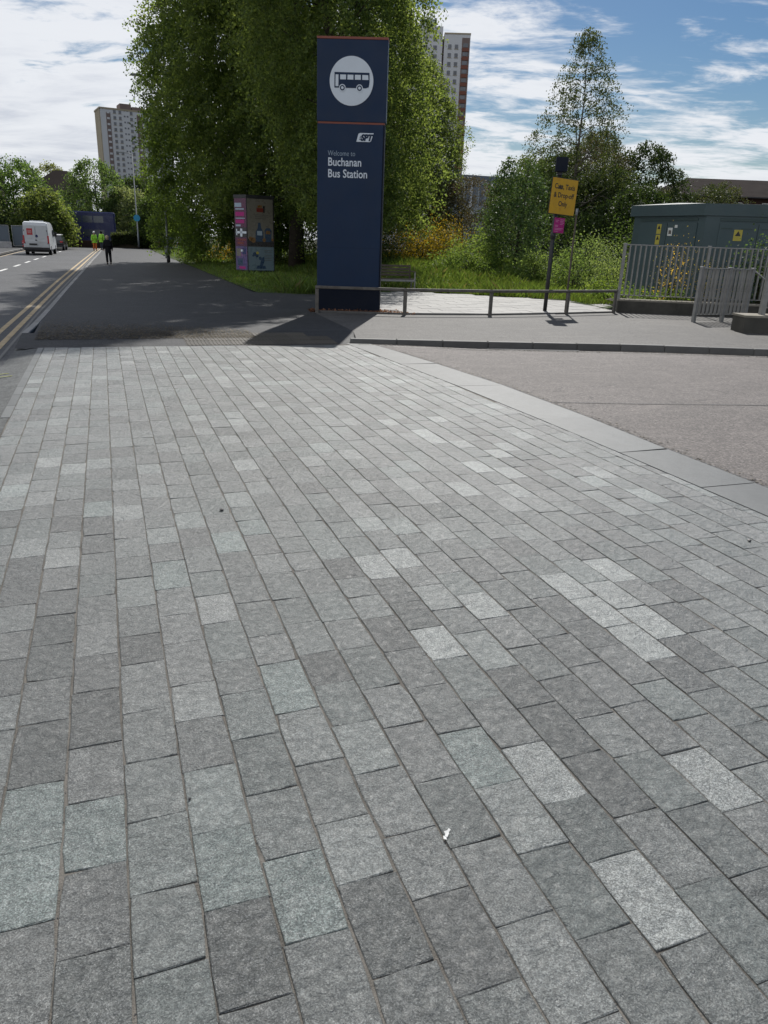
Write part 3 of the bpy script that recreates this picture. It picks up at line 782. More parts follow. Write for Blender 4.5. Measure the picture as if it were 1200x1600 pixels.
def bush(name, label, cat, loc, rx, ry, h, n, size, c0, c1, m='leaf', seed=1, group=None, accent=None, af=0., stems=5, upright=0., clump=26, z0=.0, aspect=.62, cl=.24):
    rs = random.Random(seed); t = thing(name, label, cat, loc, 0, group); g = np.random.default_rng(seed * 13 + 3)
    bm = bmesh.new()
    for i in range(stems):
        a = rs.uniform(0, 2 * PI); q = Vector((math.cos(a) * rx * .5, math.sin(a) * ry * .5, h * .7)) * rs.uniform(.7, 1.05)
        tube(bm, [(rs.uniform(-.15, .15), rs.uniform(-.15, .15), -.05), (q.x * .4, q.y * .4, q.z * .5), q], [.02 + h * .008, .014 + h * .005, .006], 5)
    obj('stem', bm, 'bark', t)
    K = max(8, n // clump); u = g.normal(size=(K, 3)); u /= np.linalg.norm(u, axis=1)[:, None]; u[:, 2] = np.abs(u[:, 2])
    rr = .45 + .55 * g.random(K) ** .4; lob = 1 + .2 * np.sin(np.arctan2(u[:, 1], u[:, 0]) * 3 + seed) + .14 * np.sin(u[:, 2] * 9 + seed * 2)
    P = u * (rr * lob)[:, None] * np.array([rx, ry, h]) ; P[:, 2] = z0 + P[:, 2] * (1 - z0 / h)
    if upright: P[:, 2] += np.abs(g.normal(0, upright, K)) * h * .2
    C = (P[:, None, :] + g.normal(0, 1, (K, clump, 3)) * np.array([cl * (rx + .4) ** .5, cl * (ry + .4) ** .5, (.17 + upright * .3) * h ** .5])).reshape(-1, 3)
    C = C[C[:, 2] > .03]
    leaf_mesh('foliage', C, np.full(len(C), size), tones(len(C), c0, c1, .22, accent, af), m, t, aspect)
    return t

GA, GB = (.050, .084, .022), (.10, .14, .042)
def veg():
    # the big street trees
    tree('lime_tree', 'tall dense tree with the dark trunk showing between totem and poster column', 'tree', (10.6, 44.6, GZ), 24, 6.4, 3.3, 3600, 56, .15, GA, GB, seed=3, trunk_r=.42, gap=.2, topsize=(16, .2), shape=.6, nlimb=22)
    tree('lime_tree', 'tall leafy tree directly behind the navy totem, crown spreading beyond its right side', 'tree', (11.3, 34.6, GZ), 22.5, 3.35, 2.7, 3000, 56, .125, GA, GB, seed=8, trunk_r=.3, gap=.2, topsize=(12.5, .2), shape=.6, off=(-4.2, -1.4), nlimb=20)
    tree('lime_tree', 'leafy tree whose crown hangs over the lamp column at the left edge of the group', 'tree', (8.2, 50.5, GZ), 18.5, 5.3, 1.3, 2900, 56, .155, GA, (.07, .115, .022), seed=12, trunk_r=.3, gap=.2, topsize=(15, .2), shape=.65)
    tree('lime_tree', 'slim-trunked tree right behind the poster column', 'tree', (11.2, 52.6, GZ), 19, 5.2, 3.0, 1700, 50, .16, GA, GB, seed=21, trunk_r=.24, gap=.05, topsize=(15, .2), shape=.6)
    tree('lime_tree', 'slimmer leafy tree behind the gorse, its top against the pale tower block', 'tree', (20.6, 52, .9), 12.4, 2.7, 1.8, 1500, 50, .13, (.045, .075, .02), (.09, .125, .04), seed=30, trunk_r=.2, gap=.05, shape=.5)
    # airy birch on the right
    tree('birch_tree', 'slender airy birch standing alone against the sky above the orange sign', 'tree', (29.0, 45, .9), 13.5, 3.1, 2.4, 720, 30, .125, (.05, .08, .025), (.09, .12, .04), 'leafthin', seed=41, trunk_r=.14, droop=.7, gap=.0, bark='palebark', shape=1.0, spray=.9, inner=.05, nlimb=26, zmax_r=.22, jit=.11)
    # right-hand thicket
    D0, D1 = (.022, .042, .012), (.045, .075, .02)
    for i, (nm, lab, x, y, h, r, ns, sz, c0, c1, bk) in enumerate((
        ('sapling', 'tall glossy green sapling left of the orange sign, before the grey-brown willow', 19.7, 35.5, 5.6, 1.25, 230, .12, (.05, .10, .035), (.085, .14, .05), 'bark'),
        ('willow_tree', 'grey-brown twiggy willow behind the gorse', 22.6, 47, 5.4, 3.1, 420, .10, (.07, .066, .04), (.10, .09, .055), 'bark'),
        ('willow_tree', 'olive brown thin willow nearest the big trees, left of the gorse top', 21.2, 49, 5.6, 2.4, 300, .11, (.055, .065, .03), (.085, .09, .04), 'bark'),
        ('small_tree', 'light green bushy tree at the left foot of the birch', 25.0, 43.5, 6.4, 2.2, 520, .13, (.075, .12, .035), (.12, .175, .055), 'bark'),
        ('small_tree', 'mid green tree under the birch, behind the sign box', 28.8, 47, 7.2, 2.4, 460, .15, (.045, .08, .022), (.075, .115, .035), 'bark'),
        ('ash_tree', 'brownish thin-topped tree right of the birch', 34.0, 50, 9.3, 2.4, 420, .13, (.06, .062, .035), (.085, .085, .045), 'palebark'),
        ('ash_tree', 'dark dense tree at the right end of the thicket, against the low roof', 37.8, 49.5, 8.7, 3.0, 620, .16, D0, D1, 'bark'),
        ('ash_tree', 'tall thin-topped dark tree in the middle of the thicket', 36.6, 54, 9.8, 2.9, 520, .15, (.04, .05, .022), (.065, .075, .03), 'bark'),
        ('small_tree', 'dark ivy-covered tree left of the green substation', 31.8, 45, 6.3, 2.7, 560, .15, D0, D1, 'bark'),
        ('small_tree', 'shadowy green tree hard against the substation corner', 27.0, 35.5, 4.6, 2.0, 460, .14, D0, (.05, .085, .022), 'bark'))):
        tree(nm, lab, 'tree', (x, y, gz(x, y)), h - .5, r, .4, int(ns * 1.5), 30, sz, c0, c1, 'leafthin', seed=50 + i, trunk_r=.09, droop=.45, gap=.05, shape=.6, spray=.8, nlimb=12, bark=bk, multi=2)
    # shrubs in front of the thicket
    G1, G2 = (.045, .085, .018), (.085, .13, .035)
    for i, (lab, x, y, rx, ry, h, n, sz, c0, c1) in enumerate((
        ('pale green bramble mound under the sapling, left part', 15.8, 33.0, 1.3, 1.0, 1.1, 3600, .085, G1, G2),
        ('pale green bramble mound between gorse and sapling', 17.2, 34.6, 1.5, 1.1, 1.55, 4200, .09, G1, (.10, .15, .04)),
        ('round leafy shrub just left of the sign pole', 18.6, 31.5, 1.3, 1.0, 1.35, 3600, .085, (.06, .10, .03), (.10, .15, .05)),
        ('leafy shrub just right of the sign pole', 19.4, 29.2, 1.3, 1.0, 1.75, 4000, .085, (.05, .09, .025), (.09, .14, .045)),
        ('large-leaved shrub left of the fence end', 20.2, 27.4, 1.4, 1.0, 1.35, 3600, .085, (.06, .10, .035), (.11, .15, .06)),
        ('tall shrub with pale sprigs by the substation end wall', 20.9, 30.0, 1.3, 1.1, 2.4, 3600, .09, (.05, .085, .03), (.10, .14, .06)),
        ('low weedy shrub at the foot of the far fence post', 16.9, 23.2, .9, .7, .8, 2600, .07, G1, (.10, .15, .03)),
        ('dark low shrub behind the bench', 12.6, 37.5, 2.0, 1.0, 1.2, 3600, .10, D0, G2),
        ('yellow-green weeds at the foot of the dark tree trunk', 12.4, 42.6, 2.2, 1.2, 1.5, 4200, .10, G1, (.13, .17, .04)),
        ('bright weeds behind the poster column', 9.2, 46.5, 2.4, 1.3, 1.3, 3800, .10, G1, (.14, .17, .05)),
        ('grassy weed clump beside the lamp column', 5.7, 50.5, 1.0, 1.2, 1.25, 2600, .10, G1, (.11, .16, .03)),
        ('nettle bank behind the gorse on its right', 21.5, 40, 2.0, 1.2, 1.7, 3600, .10, D0, G2),
        ('dark undergrowth mass behind the sign pole', 24.3, 36.5, 2.4, 1.4, 2.6, 4600, .12, D0, D1),
        ('dark undergrowth beside the substation', 23.3, 31, 1.5, 1.2, 2.2, 3200, .11, D0, D1),
        ('dark undergrowth under the big trees, left', 14.5, 50, 3.0, 1.5, 2.3, 4200, .13, D0, G1),
        ('dark undergrowth closing the view between trunk and totem', 17.5, 52, 3.0, 1.5, 2.8, 4200, .13, D0, G1),
        ('dark undergrowth beyond the lamp column', 8.5, 64, 3.0, 2.0, 2.2, 3600, .15, D0, G1))):
        bush('shrub', lab, 'shrub', (x, y, gz(x, y)), rx, ry, h, n, sz, c0, c1, seed=100 + i, cl=.15, clump=40)
    # gorse
    for i, (lab, x, y, rx, ry, h, n, af) in enumerate((
        ('large orange-yellow gorse bush in flower, centre of the bank', 15.8, 38.0, 1.6, 1.1, 1.25, 9000, .5),
        ('taller gorse bush with the brightest yellow top, right of the large one', 17.6, 39.2, 1.3, 1.0, 1.6, 7000, .55),
        ('smaller gorse bush with sparse blossom, behind the bench end', 13.4, 38.0, 1.2, .9, 1.5, 5200, .3))):
        bush('gorse_bush', lab, 'bush', (x, y, gz(x, y)), rx, ry, h, n, .075, (.035, .055, .012), (.07, .09, .02), 'petal', seed=140 + i, accent=(.56, .42, .03), af=af, upright=.5, stems=9, group='gorse bushes on the bank')
    bush('gorse_bush', 'distant yellow gorse seen left of the poster column', 'bush', (9.2, 60, 0), 1.5, 1.2, 1.5, 2500, .13, (.05, .08, .015), (.09, .12, .02), 'petal', seed=147, accent=(.55, .36, .03), af=.45, upright=.5, group='gorse bushes on the bank')
    # planting behind the railing
    bush('yellow_shrub', 'thin shrub with yellowing leaves behind the railing panel', 'shrub', (16.9, 20.0, .35), .45, .35, 1.05, 900, .05, (.09, .10, .03), (.24, .18, .04), seed=160, accent=(.42, .30, .05), af=.35, upright=1.0, stems=14)
    bush('yellow_shrub', 'low yellow-leaved shrub behind the low guard rail', 'shrub', (17.75, 19.3, .35), .55, .3, .7, 800, .05, (.09, .11, .03), (.24, .20, .04), seed=161, accent=(.45, .36, .06), af=.3, upright=.8, stems=12)
    bush('ivy_shrub', 'dark glossy shrub leaning over the railing in front of the substation', 'shrub', (19.0, 18.4, .3), .85, .7, 2.0, 3000, .08, (.018, .04, .014), (.045, .075, .03), seed=162, stems=10)
    for i, (x, y) in enumerate(((15.4, 20.4), (16.1, 20.1), (16.8, 19.7))):
        bush('ground_shrub', ('low bright green plant behind the left end of the railing', 'low bright green plant behind the middle of the railing panel', 'low green plant under the yellowing shrub')[i], 'plant', (x, y, .35), .5, .3, .32, 800, .06, G1, (.09, .15, .03), seed=165 + i, group='low plants on the retaining wall')
    # left and far trees
    for i, (nm, lab, x, y, h, r, ns, c0, c1) in enumerate((
        ('maple_tree', 'broad round tree above the white van, furthest left', -8.6, 96, 8.7, 4.4, 620, (.03, .065, .018), (.06, .10, .03)),
        ('maple_tree', 'drooping light green tree between van and bus', -5.4, 90, 5.6, 2.1, 460, (.045, .075, .02), (.09, .12, .04)),
        ('maple_tree', 'taller tree with ragged top over the left end of the bus', -.2, 113, 10.5, 4.0, 620, (.03, .062, .02), (.07, .11, .04)),
        ('maple_tree', 'pale-leaved tree spilling down at the right end of the bus', 3.6, 111, 7.2, 2.7, 560, (.055, .085, .04), (.12, .15, .08)),
        ('sycamore_tree', 'dark solid tree below the tower block', 5.6, 122, 9.2, 4.2, 760, (.014, .03, .008), (.03, .05, .014)),
        ('sycamore_tree', 'dark tree behind the blue-plated lamp column', 7.2, 99, 6.2, 3.0, 560, (.018, .036, .010), (.035, .06, .018)),
        ('maple_tree', 'sunlit treetop behind the brown roof', -6.6, 135, 11.2, 3.2, 300, (.06, .085, .03), (.10, .12, .05)),
        ('maple_tree', 'low tree behind the far fence at the left picture edge', -12.5, 92, 6.0, 3.4, 420, (.04, .07, .03), (.08, .11, .05)),
        ('small_tree', 'small tree in front of the parked cars on the far left bank', -8.3, 102, 4.4, 2.6, 420, (.03, .05, .015), (.06, .09, .03)))):
        tree(nm, lab, 'tree', (x, y, 0), h, r, .5, ns, 30, .27, c0, c1, 'leaf', seed=200 + i, trunk_r=.2, droop=.7, gap=.0, shape=.5, spray=1.3, nlimb=10, jit=.25)
    # roof-edge bushes by the low building at the right
    for i, (x, y, h, r, lab) in enumerate(((56, 63, 7.9, 2.4, 'dark tree top left of the low brick building windows'), (60.5, 66, 8.6, 2.2, 'olive bush top in front of the low brick building'), (52, 64, 7.4, 2.2, 'pale bush top beside the substation roof'))):
        tree('small_tree', lab, 'tree', (x, y, 0), h, r, .5, 260, 30, .2, D0 if i == 0 else (.06, .075, .03), (.07, .09, .035), 'leafthin', seed=230 + i, trunk_r=.12, droop=.4, shape=.5, nlimb=8, jit=.2)
    # clipped hedge at the end of the footway
    t = thing('hedge', 'low clipped dark hedge at the far end of the footway', 'hedge', (2.6, 97.6, 0))
    g = np.random.default_rng(5); C = np.stack([g.uniform(-1.6, 1.7, 5200), g.uniform(-.6, .6, 5200), 1.4 + g.normal(0, .12, 5200)], 1); C[:2600, 2] = g.uniform(.3, 1.45, 2600); C[:2600, 1] = -.6 + g.normal(0, .08, 2600)
    C[:, 2] += .22 * np.cos(C[:, 0] * 1.0)
    leaf_mesh('foliage', C, np.full(len(C), .15), tones(len(C), (.02, .035, .012), (.045, .06, .022)), 'leaf', t)
    obj('hedge_core', B(-1.5, 1.6, -.5, .5, 0, 1.45, bev=.1), 'soil', t)
veg()

# grass verge
VERGE = [(4.82, 26.3), (6.2, 25.4), (7.1, 25.75), (8.0, 26.3), (10.9, 27.6), (13.7, 25.4), (15.6, 23.6), (14.6, 20.2), (16.5, 19.9), (22, 22), (34, 40), (34, 62), (12, 75), (6, 96), (5.25, 96), (4.9, 80), (4.9, 60), (4.85, 45), (4.75, 32)]
def verge():
    bm = bmesh.new(); xs = [4.82 + (34 - 4.82) * (i / 44) ** 1.25 for i in range(45)]; ys = [19.9 + 76 * (j / 70) ** 1.5 for j in range(71)]; V = {}
    def vv(i, j):
        if (i, j) not in V: V[i, j] = bm.verts.new((xs[i], ys[j], gz(xs[i], ys[j]) + .004 + .03 * mnoise.noise(Vector((xs[i], ys[j], 0)) * .9)))
        return V[i, j]
    for i in range(44):
        for j in range(70):
            cx, cy = (xs[i] + xs[i + 1]) / 2, (ys[j] + ys[j + 1]) / 2
            if in_poly(cx, cy, VERGE): bm.faces.new((vv(i, j), vv(i + 1, j), vv(i + 1, j + 1), vv(i, j + 1)))
    return bm
struct('verge_soil', sheet([(4.8, 25.8), (7.1, 25.2), (10.9, 27.2), (15.8, 23.4), (14.5, 19.9), (22, 21), (34, 30), (34, 62), (12, 75), (5.3, 96), (4.87, 80), (4.87, 60), (4.8, 45), (4.72, 32)], GZ - .002), 'turf')
struct('grass_verge', verge(), 'turf')
struct('scrub_ground', sheet([(5.3, 97), (12, 74), (34, 61), (34, 39), (21.9, 21.9), (60, 10), (120, 40), (120, 200), (6, 200)], -.02), 'soil')
def grass():
    g = np.random.default_rng(77); pts = []
    def fill(n, x0, x1, y0, y1, hm, w, cond=None):
        X = g.uniform(x0, x1, n); Y = y0 + (y1 - y0) * g.random(n) ** 1.2
        ok = np.array([in_poly(a, b, VERGE) for a, b in zip(X, Y)]); X, Y = X[ok], Y[ok]
        pts.append((X, Y, np.full(len(X), hm), np.full(len(X), w)))
    fill(44000, 4.8, 20, 22, 34, .20, .022)
    fill(46000, 4.8, 24, 31, 50, .24, .032)
    fill(7000, 4.8, 14, 48, 95, .22, .06)
    fill(9000, 5.5, 17, 25, 32, .34, .026)
    X, Y, H_, W = [np.concatenate(q) for q in zip(*pts)]
    # worn strip along the path edge, long tufts elsewhere
    n = len(X); tuft = .55 + .75 * np.clip(sin_noise(np.stack([X, Y, X * 0], 1), 2.2, 4) * .5 + .5, 0, 1)
    edge = np.clip((X - 4.8) / 1.2, .35, 1); H2 = H_ * tuft * edge * g.uniform(.6, 1.3, n)
    bare = (np.hypot((X - 13.4) / 1.8, (Y - 29.2) / .5) < 1) & (g.random(n) < .6)
    k = ~bare; X, Y, H2, W = X[k], Y[k], H2[k], W[k]; n = len(X)
    a = g.uniform(0, 2 * PI, n); lx, ly = g.normal(0, .35, n) * H2, g.normal(0, .35, n) * H2
    dx, dy = np.cos(a) * W / 2, np.sin(a) * W / 2; z = np.array([gz(a_, b_) for a_, b_ in zip(X, Y)]) - .01
    V = np.empty((n, 4, 3)); V[:, 0] = np.stack([X - dx, Y - dy, z], 1); V[:, 1] = np.stack([X + dx, Y + dy, z], 1)
    V[:, 2] = np.stack([X + lx * .4 + dx * .8, Y + ly * .4 + dy * .8, z + H2 * .6], 1); V[:, 3] = np.stack([X + lx, Y + ly, z + H2], 1)
    Q = np.arange(n * 4).reshape(n, 4)
    patch = np.clip(sin_noise(np.stack([X, Y, X * 0], 1), 1.3, 9) * .5 + .5, 0, 1)[:, None]
    col = tones(n, (.075, .135, .022), (.13, .195, .04), .2, (.16, .15, .06), .06) * (.75 + .5 * patch)
    o = np_mesh('grass', V.reshape(-1, 3), None, Q, np.repeat(col, 4, axis=0), 'blade'); o['kind'] = 'stuff'
    # daisies / pale seed heads
    m = 160; X = g.uniform(9, 17, m); Y = g.uniform(27, 33, m)
    C = np.stack([X, Y, np.array([gz(a_, b_) for a_, b_ in zip(X, Y)]) + .3], 1); o = leaf_mesh('wildflowers', C, np.full(m, .035), np.full((m, 3), .6), 'petal', None); o['kind'] = 'stuff'
grass()

# ------------------------------------------------------------------ totem sign
def totem():
    L, Rr = Vector((5.14, 19.45)), Vector((6.68, 18.80)); c = (L + Rr) / 2; d = Rr - L; W = d.length
    t = thing('totem_sign', 'tall navy bus station totem with white bus roundel at the corner of the crossing', 'sign', (c.x, c.y, GZ), math.atan2(d.y, d.x))
    h = W / 2
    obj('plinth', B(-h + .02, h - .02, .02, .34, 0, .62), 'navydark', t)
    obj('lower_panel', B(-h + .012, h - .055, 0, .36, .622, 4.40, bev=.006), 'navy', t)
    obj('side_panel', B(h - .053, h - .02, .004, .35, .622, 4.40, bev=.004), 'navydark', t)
    obj('trim_band', B(-h + .02, h - .03, .006, .35, 4.402, 4.445), 'orange', t)
    obj('upper_box', B(-h, h, -.008, .37, 4.447, 6.17, bev=.006), 'navy', t)
    obj('top_cap', B(-h - .005, h + .005, -.012, .375, 6.172, 6.225, bev=.006), 'orange', t)
    obj('seam', B(-h + .03, h - .07, -.0025, .0, 3.58 - 2.0, 3.583 - 2.0), 'navydark', t)
    r = obj('roundel', disc(bmesh.new(), .52, 64, -.010, -.01, 5.37 - GZ + .02, .012), 'pale', t)
    zc = 5.31
    def flat(nm, parts, m, y0=-.022, y1=-.027, par=r):
        bm = bmesh.new()
        for p in parts: prism(bm, p, 'y', y0, y1)
        return obj(nm, bm, m, par)
    bw, x0 = .83, -.415
    body = [(x0, zc + .18), (x0 + bw, zc + .18), (x0 + bw + .005, zc - .02), (x0 + bw - .01, zc - .12), (x0 + bw - .08, zc - .145), (x0, zc - .145)]
    flat('bus_emblem', [body], 'navy')
    wins = [[(x0 + .025, zc + .13), (x0 + .095, zc + .13), (x0 + .095, zc - .115), (x0 + .025, zc - .115)]]
    for i in range(4):
        a = x0 + .135 + i * .175; wins.append([(a, zc + .13), (a + .14, zc + .13), (a + (.14 if i < 3 else .15), zc + .03), (a, zc + .03)])
    flat('bus_emblem_window', wins, 'pale', -.027, -.030)
    for wx in (x0 + .19, x0 + .60):
        bm = bmesh.new(); disc(bm, .078, 24, -.027, wx, zc - .145, .003); obj('bus_emblem_wheel', bm, 'pale', r)
        bm = bmesh.new(); disc(bm, .058, 24, -.030, wx, zc - .145, .003); obj('bus_emblem_wheel', bm, 'navy', r)
        bm = bmesh.new(); disc(bm, .032, 24, -.033, wx, zc - .145, .003); obj('bus_emblem_wheel', bm, 'pale', r)
    # operator plate
    a, b_, z0, z1 = .16, .52, 4.02, 4.215
    pl = obj('logo_plate', PR([(a - .03, z0), (b_ - .06, z0), (b_ - .03, z0 + .02), (b_ + .03, z1), (a + .06, z1), (a + .02, z1 - .02)], 'y', -.002, -.007), 'pale', t)
    text('SPT', .185, 'navy', pl, (a + .075, -.010, z0 + .032), sx=.92, offset=.012, shear=.25)
    for q in range(3): obj('logo_stripe', PR([(a + .035 + q * .012, z0 + .05 + q * .032), (a + .10, z0 + .05 + q * .032), (a + .105, z0 + .065 + q * .032), (a + .04 + q * .012, z0 + .065 + q * .032)], 'y', -.007, -.0095), 'navy', pl)
    text('Welcome to', .165, 'palegrey', t, (-h + .27, -.004, 3.70), sx=.80, offset=-.0015)
    text('Buchanan', .262, 'pale', t, (-h + .27, -.004, 3.475), sx=.83, offset=.0035)
    text('Bus Station', .262, 'pale', t, (-h + .27, -.004, 3.215), sx=.83, offset=.0035)
totem()
# leaf litter round the base
lit = thing('leaf_litter', 'drift of reddish dead leaves round the foot of the totem and along the rail', 'leaf litter', (5.9, 19, GZ)); del lit['category']; del lit['label']; COL.objects.unlink(lit); bpy.data.objects.remove(lit)
g = np.random.default_rng(3); n = 1500
LX = g.uniform(4.9, 7.5, n); LY = 19.12 - (LX - 5.0) * .33 + np.abs(g.normal(0, .16, n)) * np.where(LX > 6.7, 2.6, .6); k = LX < 6.7 + g.random(n) * .9
C = np.stack([LX, LY, GZ + .01 + np.abs(g.normal(0, .025, n))], 1)[k]
o = leaf_mesh('leaf_litter', C, np.full(len(C), .06), tones(len(C), (.13, .06, .035), (.26, .14, .09), .3), 'petal', None); o['kind'] = 'stuff'

# ------------------------------------------------------------------ knee rail
def knee_rail():
    pts = [Vector(p) for p in ((5.03, 18.98, 0), (7.2, 18.36, 0), (9.6, 18.23, 0), (12.24, 18.63, 0), (14.13, 19.04, 0))]
    t = thing('knee_rail', 'low weathered steel knee rail curving in front of the flagged area', 'rail', (0, 0, GZ))
    for i, p in enumerate(pts):
        d = (pts[min(i + 1, 4)] - pts[max(i - 1, 0)]); a = math.atan2(d.y, d.x)
        o = obj('post', B(-.045, .045, -.03, .03, -.1, .585, bev=.006), 'steel', t); o.location = (p.x, p.y, 0); o.rotation_euler = (0, 0, a)
    for a, b in zip(pts, pts[1:]):
        d = b - a; o = obj('rail', B(-.046, d.length + .046, -.04, .04, .587, .66, bev=.012), 'steel', t); o.location = (a.x, a.y, 0); o.rotation_euler = (0, 0, math.atan2(d.y, d.x))
    tag(t, 'low weathered steel knee rail curving in front of the flagged area', 'rail')
    for a, b in zip(pts, pts[1:]):
        d = b - a; o = obj('edging_kerb', B(0, d.length, .05, .11, -.05, .045, bev=.008), 'kerb', t); o.location = (a.x, a.y, 0); o.rotation_euler = (0, 0, math.atan2(d.y, d.x))
knee_rail()

# ------------------------------------------------------------------ sign on a pole
def drop_off():
    t = thing('direction_sign', 'amber Cars, Taxis & Drop-off Only sign on a black pole behind the knee rail', 'sign', (12.11, 19.58, GZ))
    obj('pole', T_([(0, 0, -.1), (.01, 0, 1), (.02, 0, 3.72)], .057, 14), 'black', t, True)
    obj('pole_sleeve', T_([(.012, 0, 2.0), (.013, 0, 2.18)], .075, 14), 'black', t, True)
    f = obj('sign_face', B(-.46, .46, -.012, .0, -.46, .46, bev=.002), 'signorange', t)
    f.location = (.16, -.09, 3.11); f.rotation_euler = (0, R(2.6), R(9))
    obj('sign_border', B(-.478, .478, .001, .014, -.478, .478, bev=.003), 'black', f)
    for x in (-.22, .22): pass
    text('Cars, Taxis', .185, 'black', f, (0, -.0135, .19), sx=.88, offset=.0035, align='CENTER', ext=.001)
    text('& Drop-off', .185, 'black', f, (0, -.0135, -.03), sx=.88, offset=.0035, align='CENTER', ext=.001)
    text('Only', .185, 'black', f, (0, -.0135, -.25), sx=.88, offset=.0035, align='CENTER', ext=.001)
    # scratched graffiti over the word
    bm = bmesh.new()
    for x, a, l in ((-.19, 20, .12), (-.155, -18, .13), (-.12, 12, .11)):
        m = Matrix.Translation((x, -.0145, .235)) @ Matrix.Rotation(R(a), 4, 'Y')
        r = bmesh.ops.create_cube(bm, size=1, matrix=m @ Matrix.Diagonal((.022, .001, l, 1)))
    obj('graffiti', bm, 'black', f)
    b = obj('light_box', B(-.16, .16, -.14, .14, 0, .37, bev=.01), 'navydark', t); b.location = (.03, -.02, 3.74); b.rotation_euler = (0, R(1), R(-28))
    for k in range(3): obj('louvre', B(.161, .172, -.11, .11, .03 + k * .115, .115 + k * .115, bev=.003), 'steel', b)
    obj('box_bracket', T_([(.02, 0, 3.66), (.02, 0, 3.76)], .075, 12), 'black', t)
    p = obj('poster', B(-.18, .18, -.006, .0, -.20, .20), 'magenta', t); p.location = (.12, -.085, 2.36); p.rotation_euler = (0, R(2), R(6))
    for k, (x0, x1, z) in enumerate(((-.15, -.02, .13), (-.14, -.05, .09), (.02, .16, .15), (.02, .14, .11), (.03, .16, .07), (.02, .12, .03), (-.15, -.03, .0), (-.15, -.04, -.03), (-.15, .15, -.08), (-.14, .1, -.115), (-.15, -.02, -.16))):
        obj('poster_print', B(x0, x1, -.008, -.0061, z - .008, z + .008), 'posterpink', p)
drop_off()
t = thing('slim_post', 'slim grey timber stake standing just right of the sign pole', 'post', (12.42, 18.98, GZ))
obj('stake', T_([(0, 0, -.1), (.0, .0, .62), (.01, 0, 2.62)], [.028, .027, .026], 8), 'wood', t, True)
obj('stake_cap', T_([(.01, 0, 2.62), (.01, 0, 2.8)], [.037, .037], 8), 'lamp', t, True)

# ------------------------------------------------------------------ bench
def bench():
    t = thing('park_bench', 'weathered timber slatted bench half hidden behind the totem', 'bench', (10.3, 27.6, GZ), R(-4))
    for k in range(4): obj('seat_slat', B(-.85, .85, -.20 + k * .115, -.10 + k * .115, .43, .455, bev=.005), 'wood', t)
    for k in range(4):
        o = obj('back_slat', B(-.80, .72, -.012, .012, -.038, .038, bev=.005), 'wood', t); o.location = (0, .27 + k * .018, .58 + k * .108); o.rotation_euler = (R(-10), 0, 0)
    for x in (-.80, .80):
        obj('leg', B(x - .025, x + .025, -.22, -.17, 0, .70, bev=.004), 'galv', t)
        obj('leg', B(x - .025, x + .025, .18, .23, 0, .43, bev=.004), 'galv', t)
        obj('armrest', B(x - .028, x + .028, -.23, .27, .70, .735, bev=.006), 'wood', t)
    for x in (-.74, .74):
        o = obj('back_post', B(-.03, .03, -.02, .02, 0, .52, bev=.004), 'wood', t); o.location = (x, .245, .44); o.rotation_euler = (R(-10), 0, 0)
    obj('seat_rail', B(-.82, .82, -.215, -.195, .36, .43, bev=.004), 'galv', t)
bench()

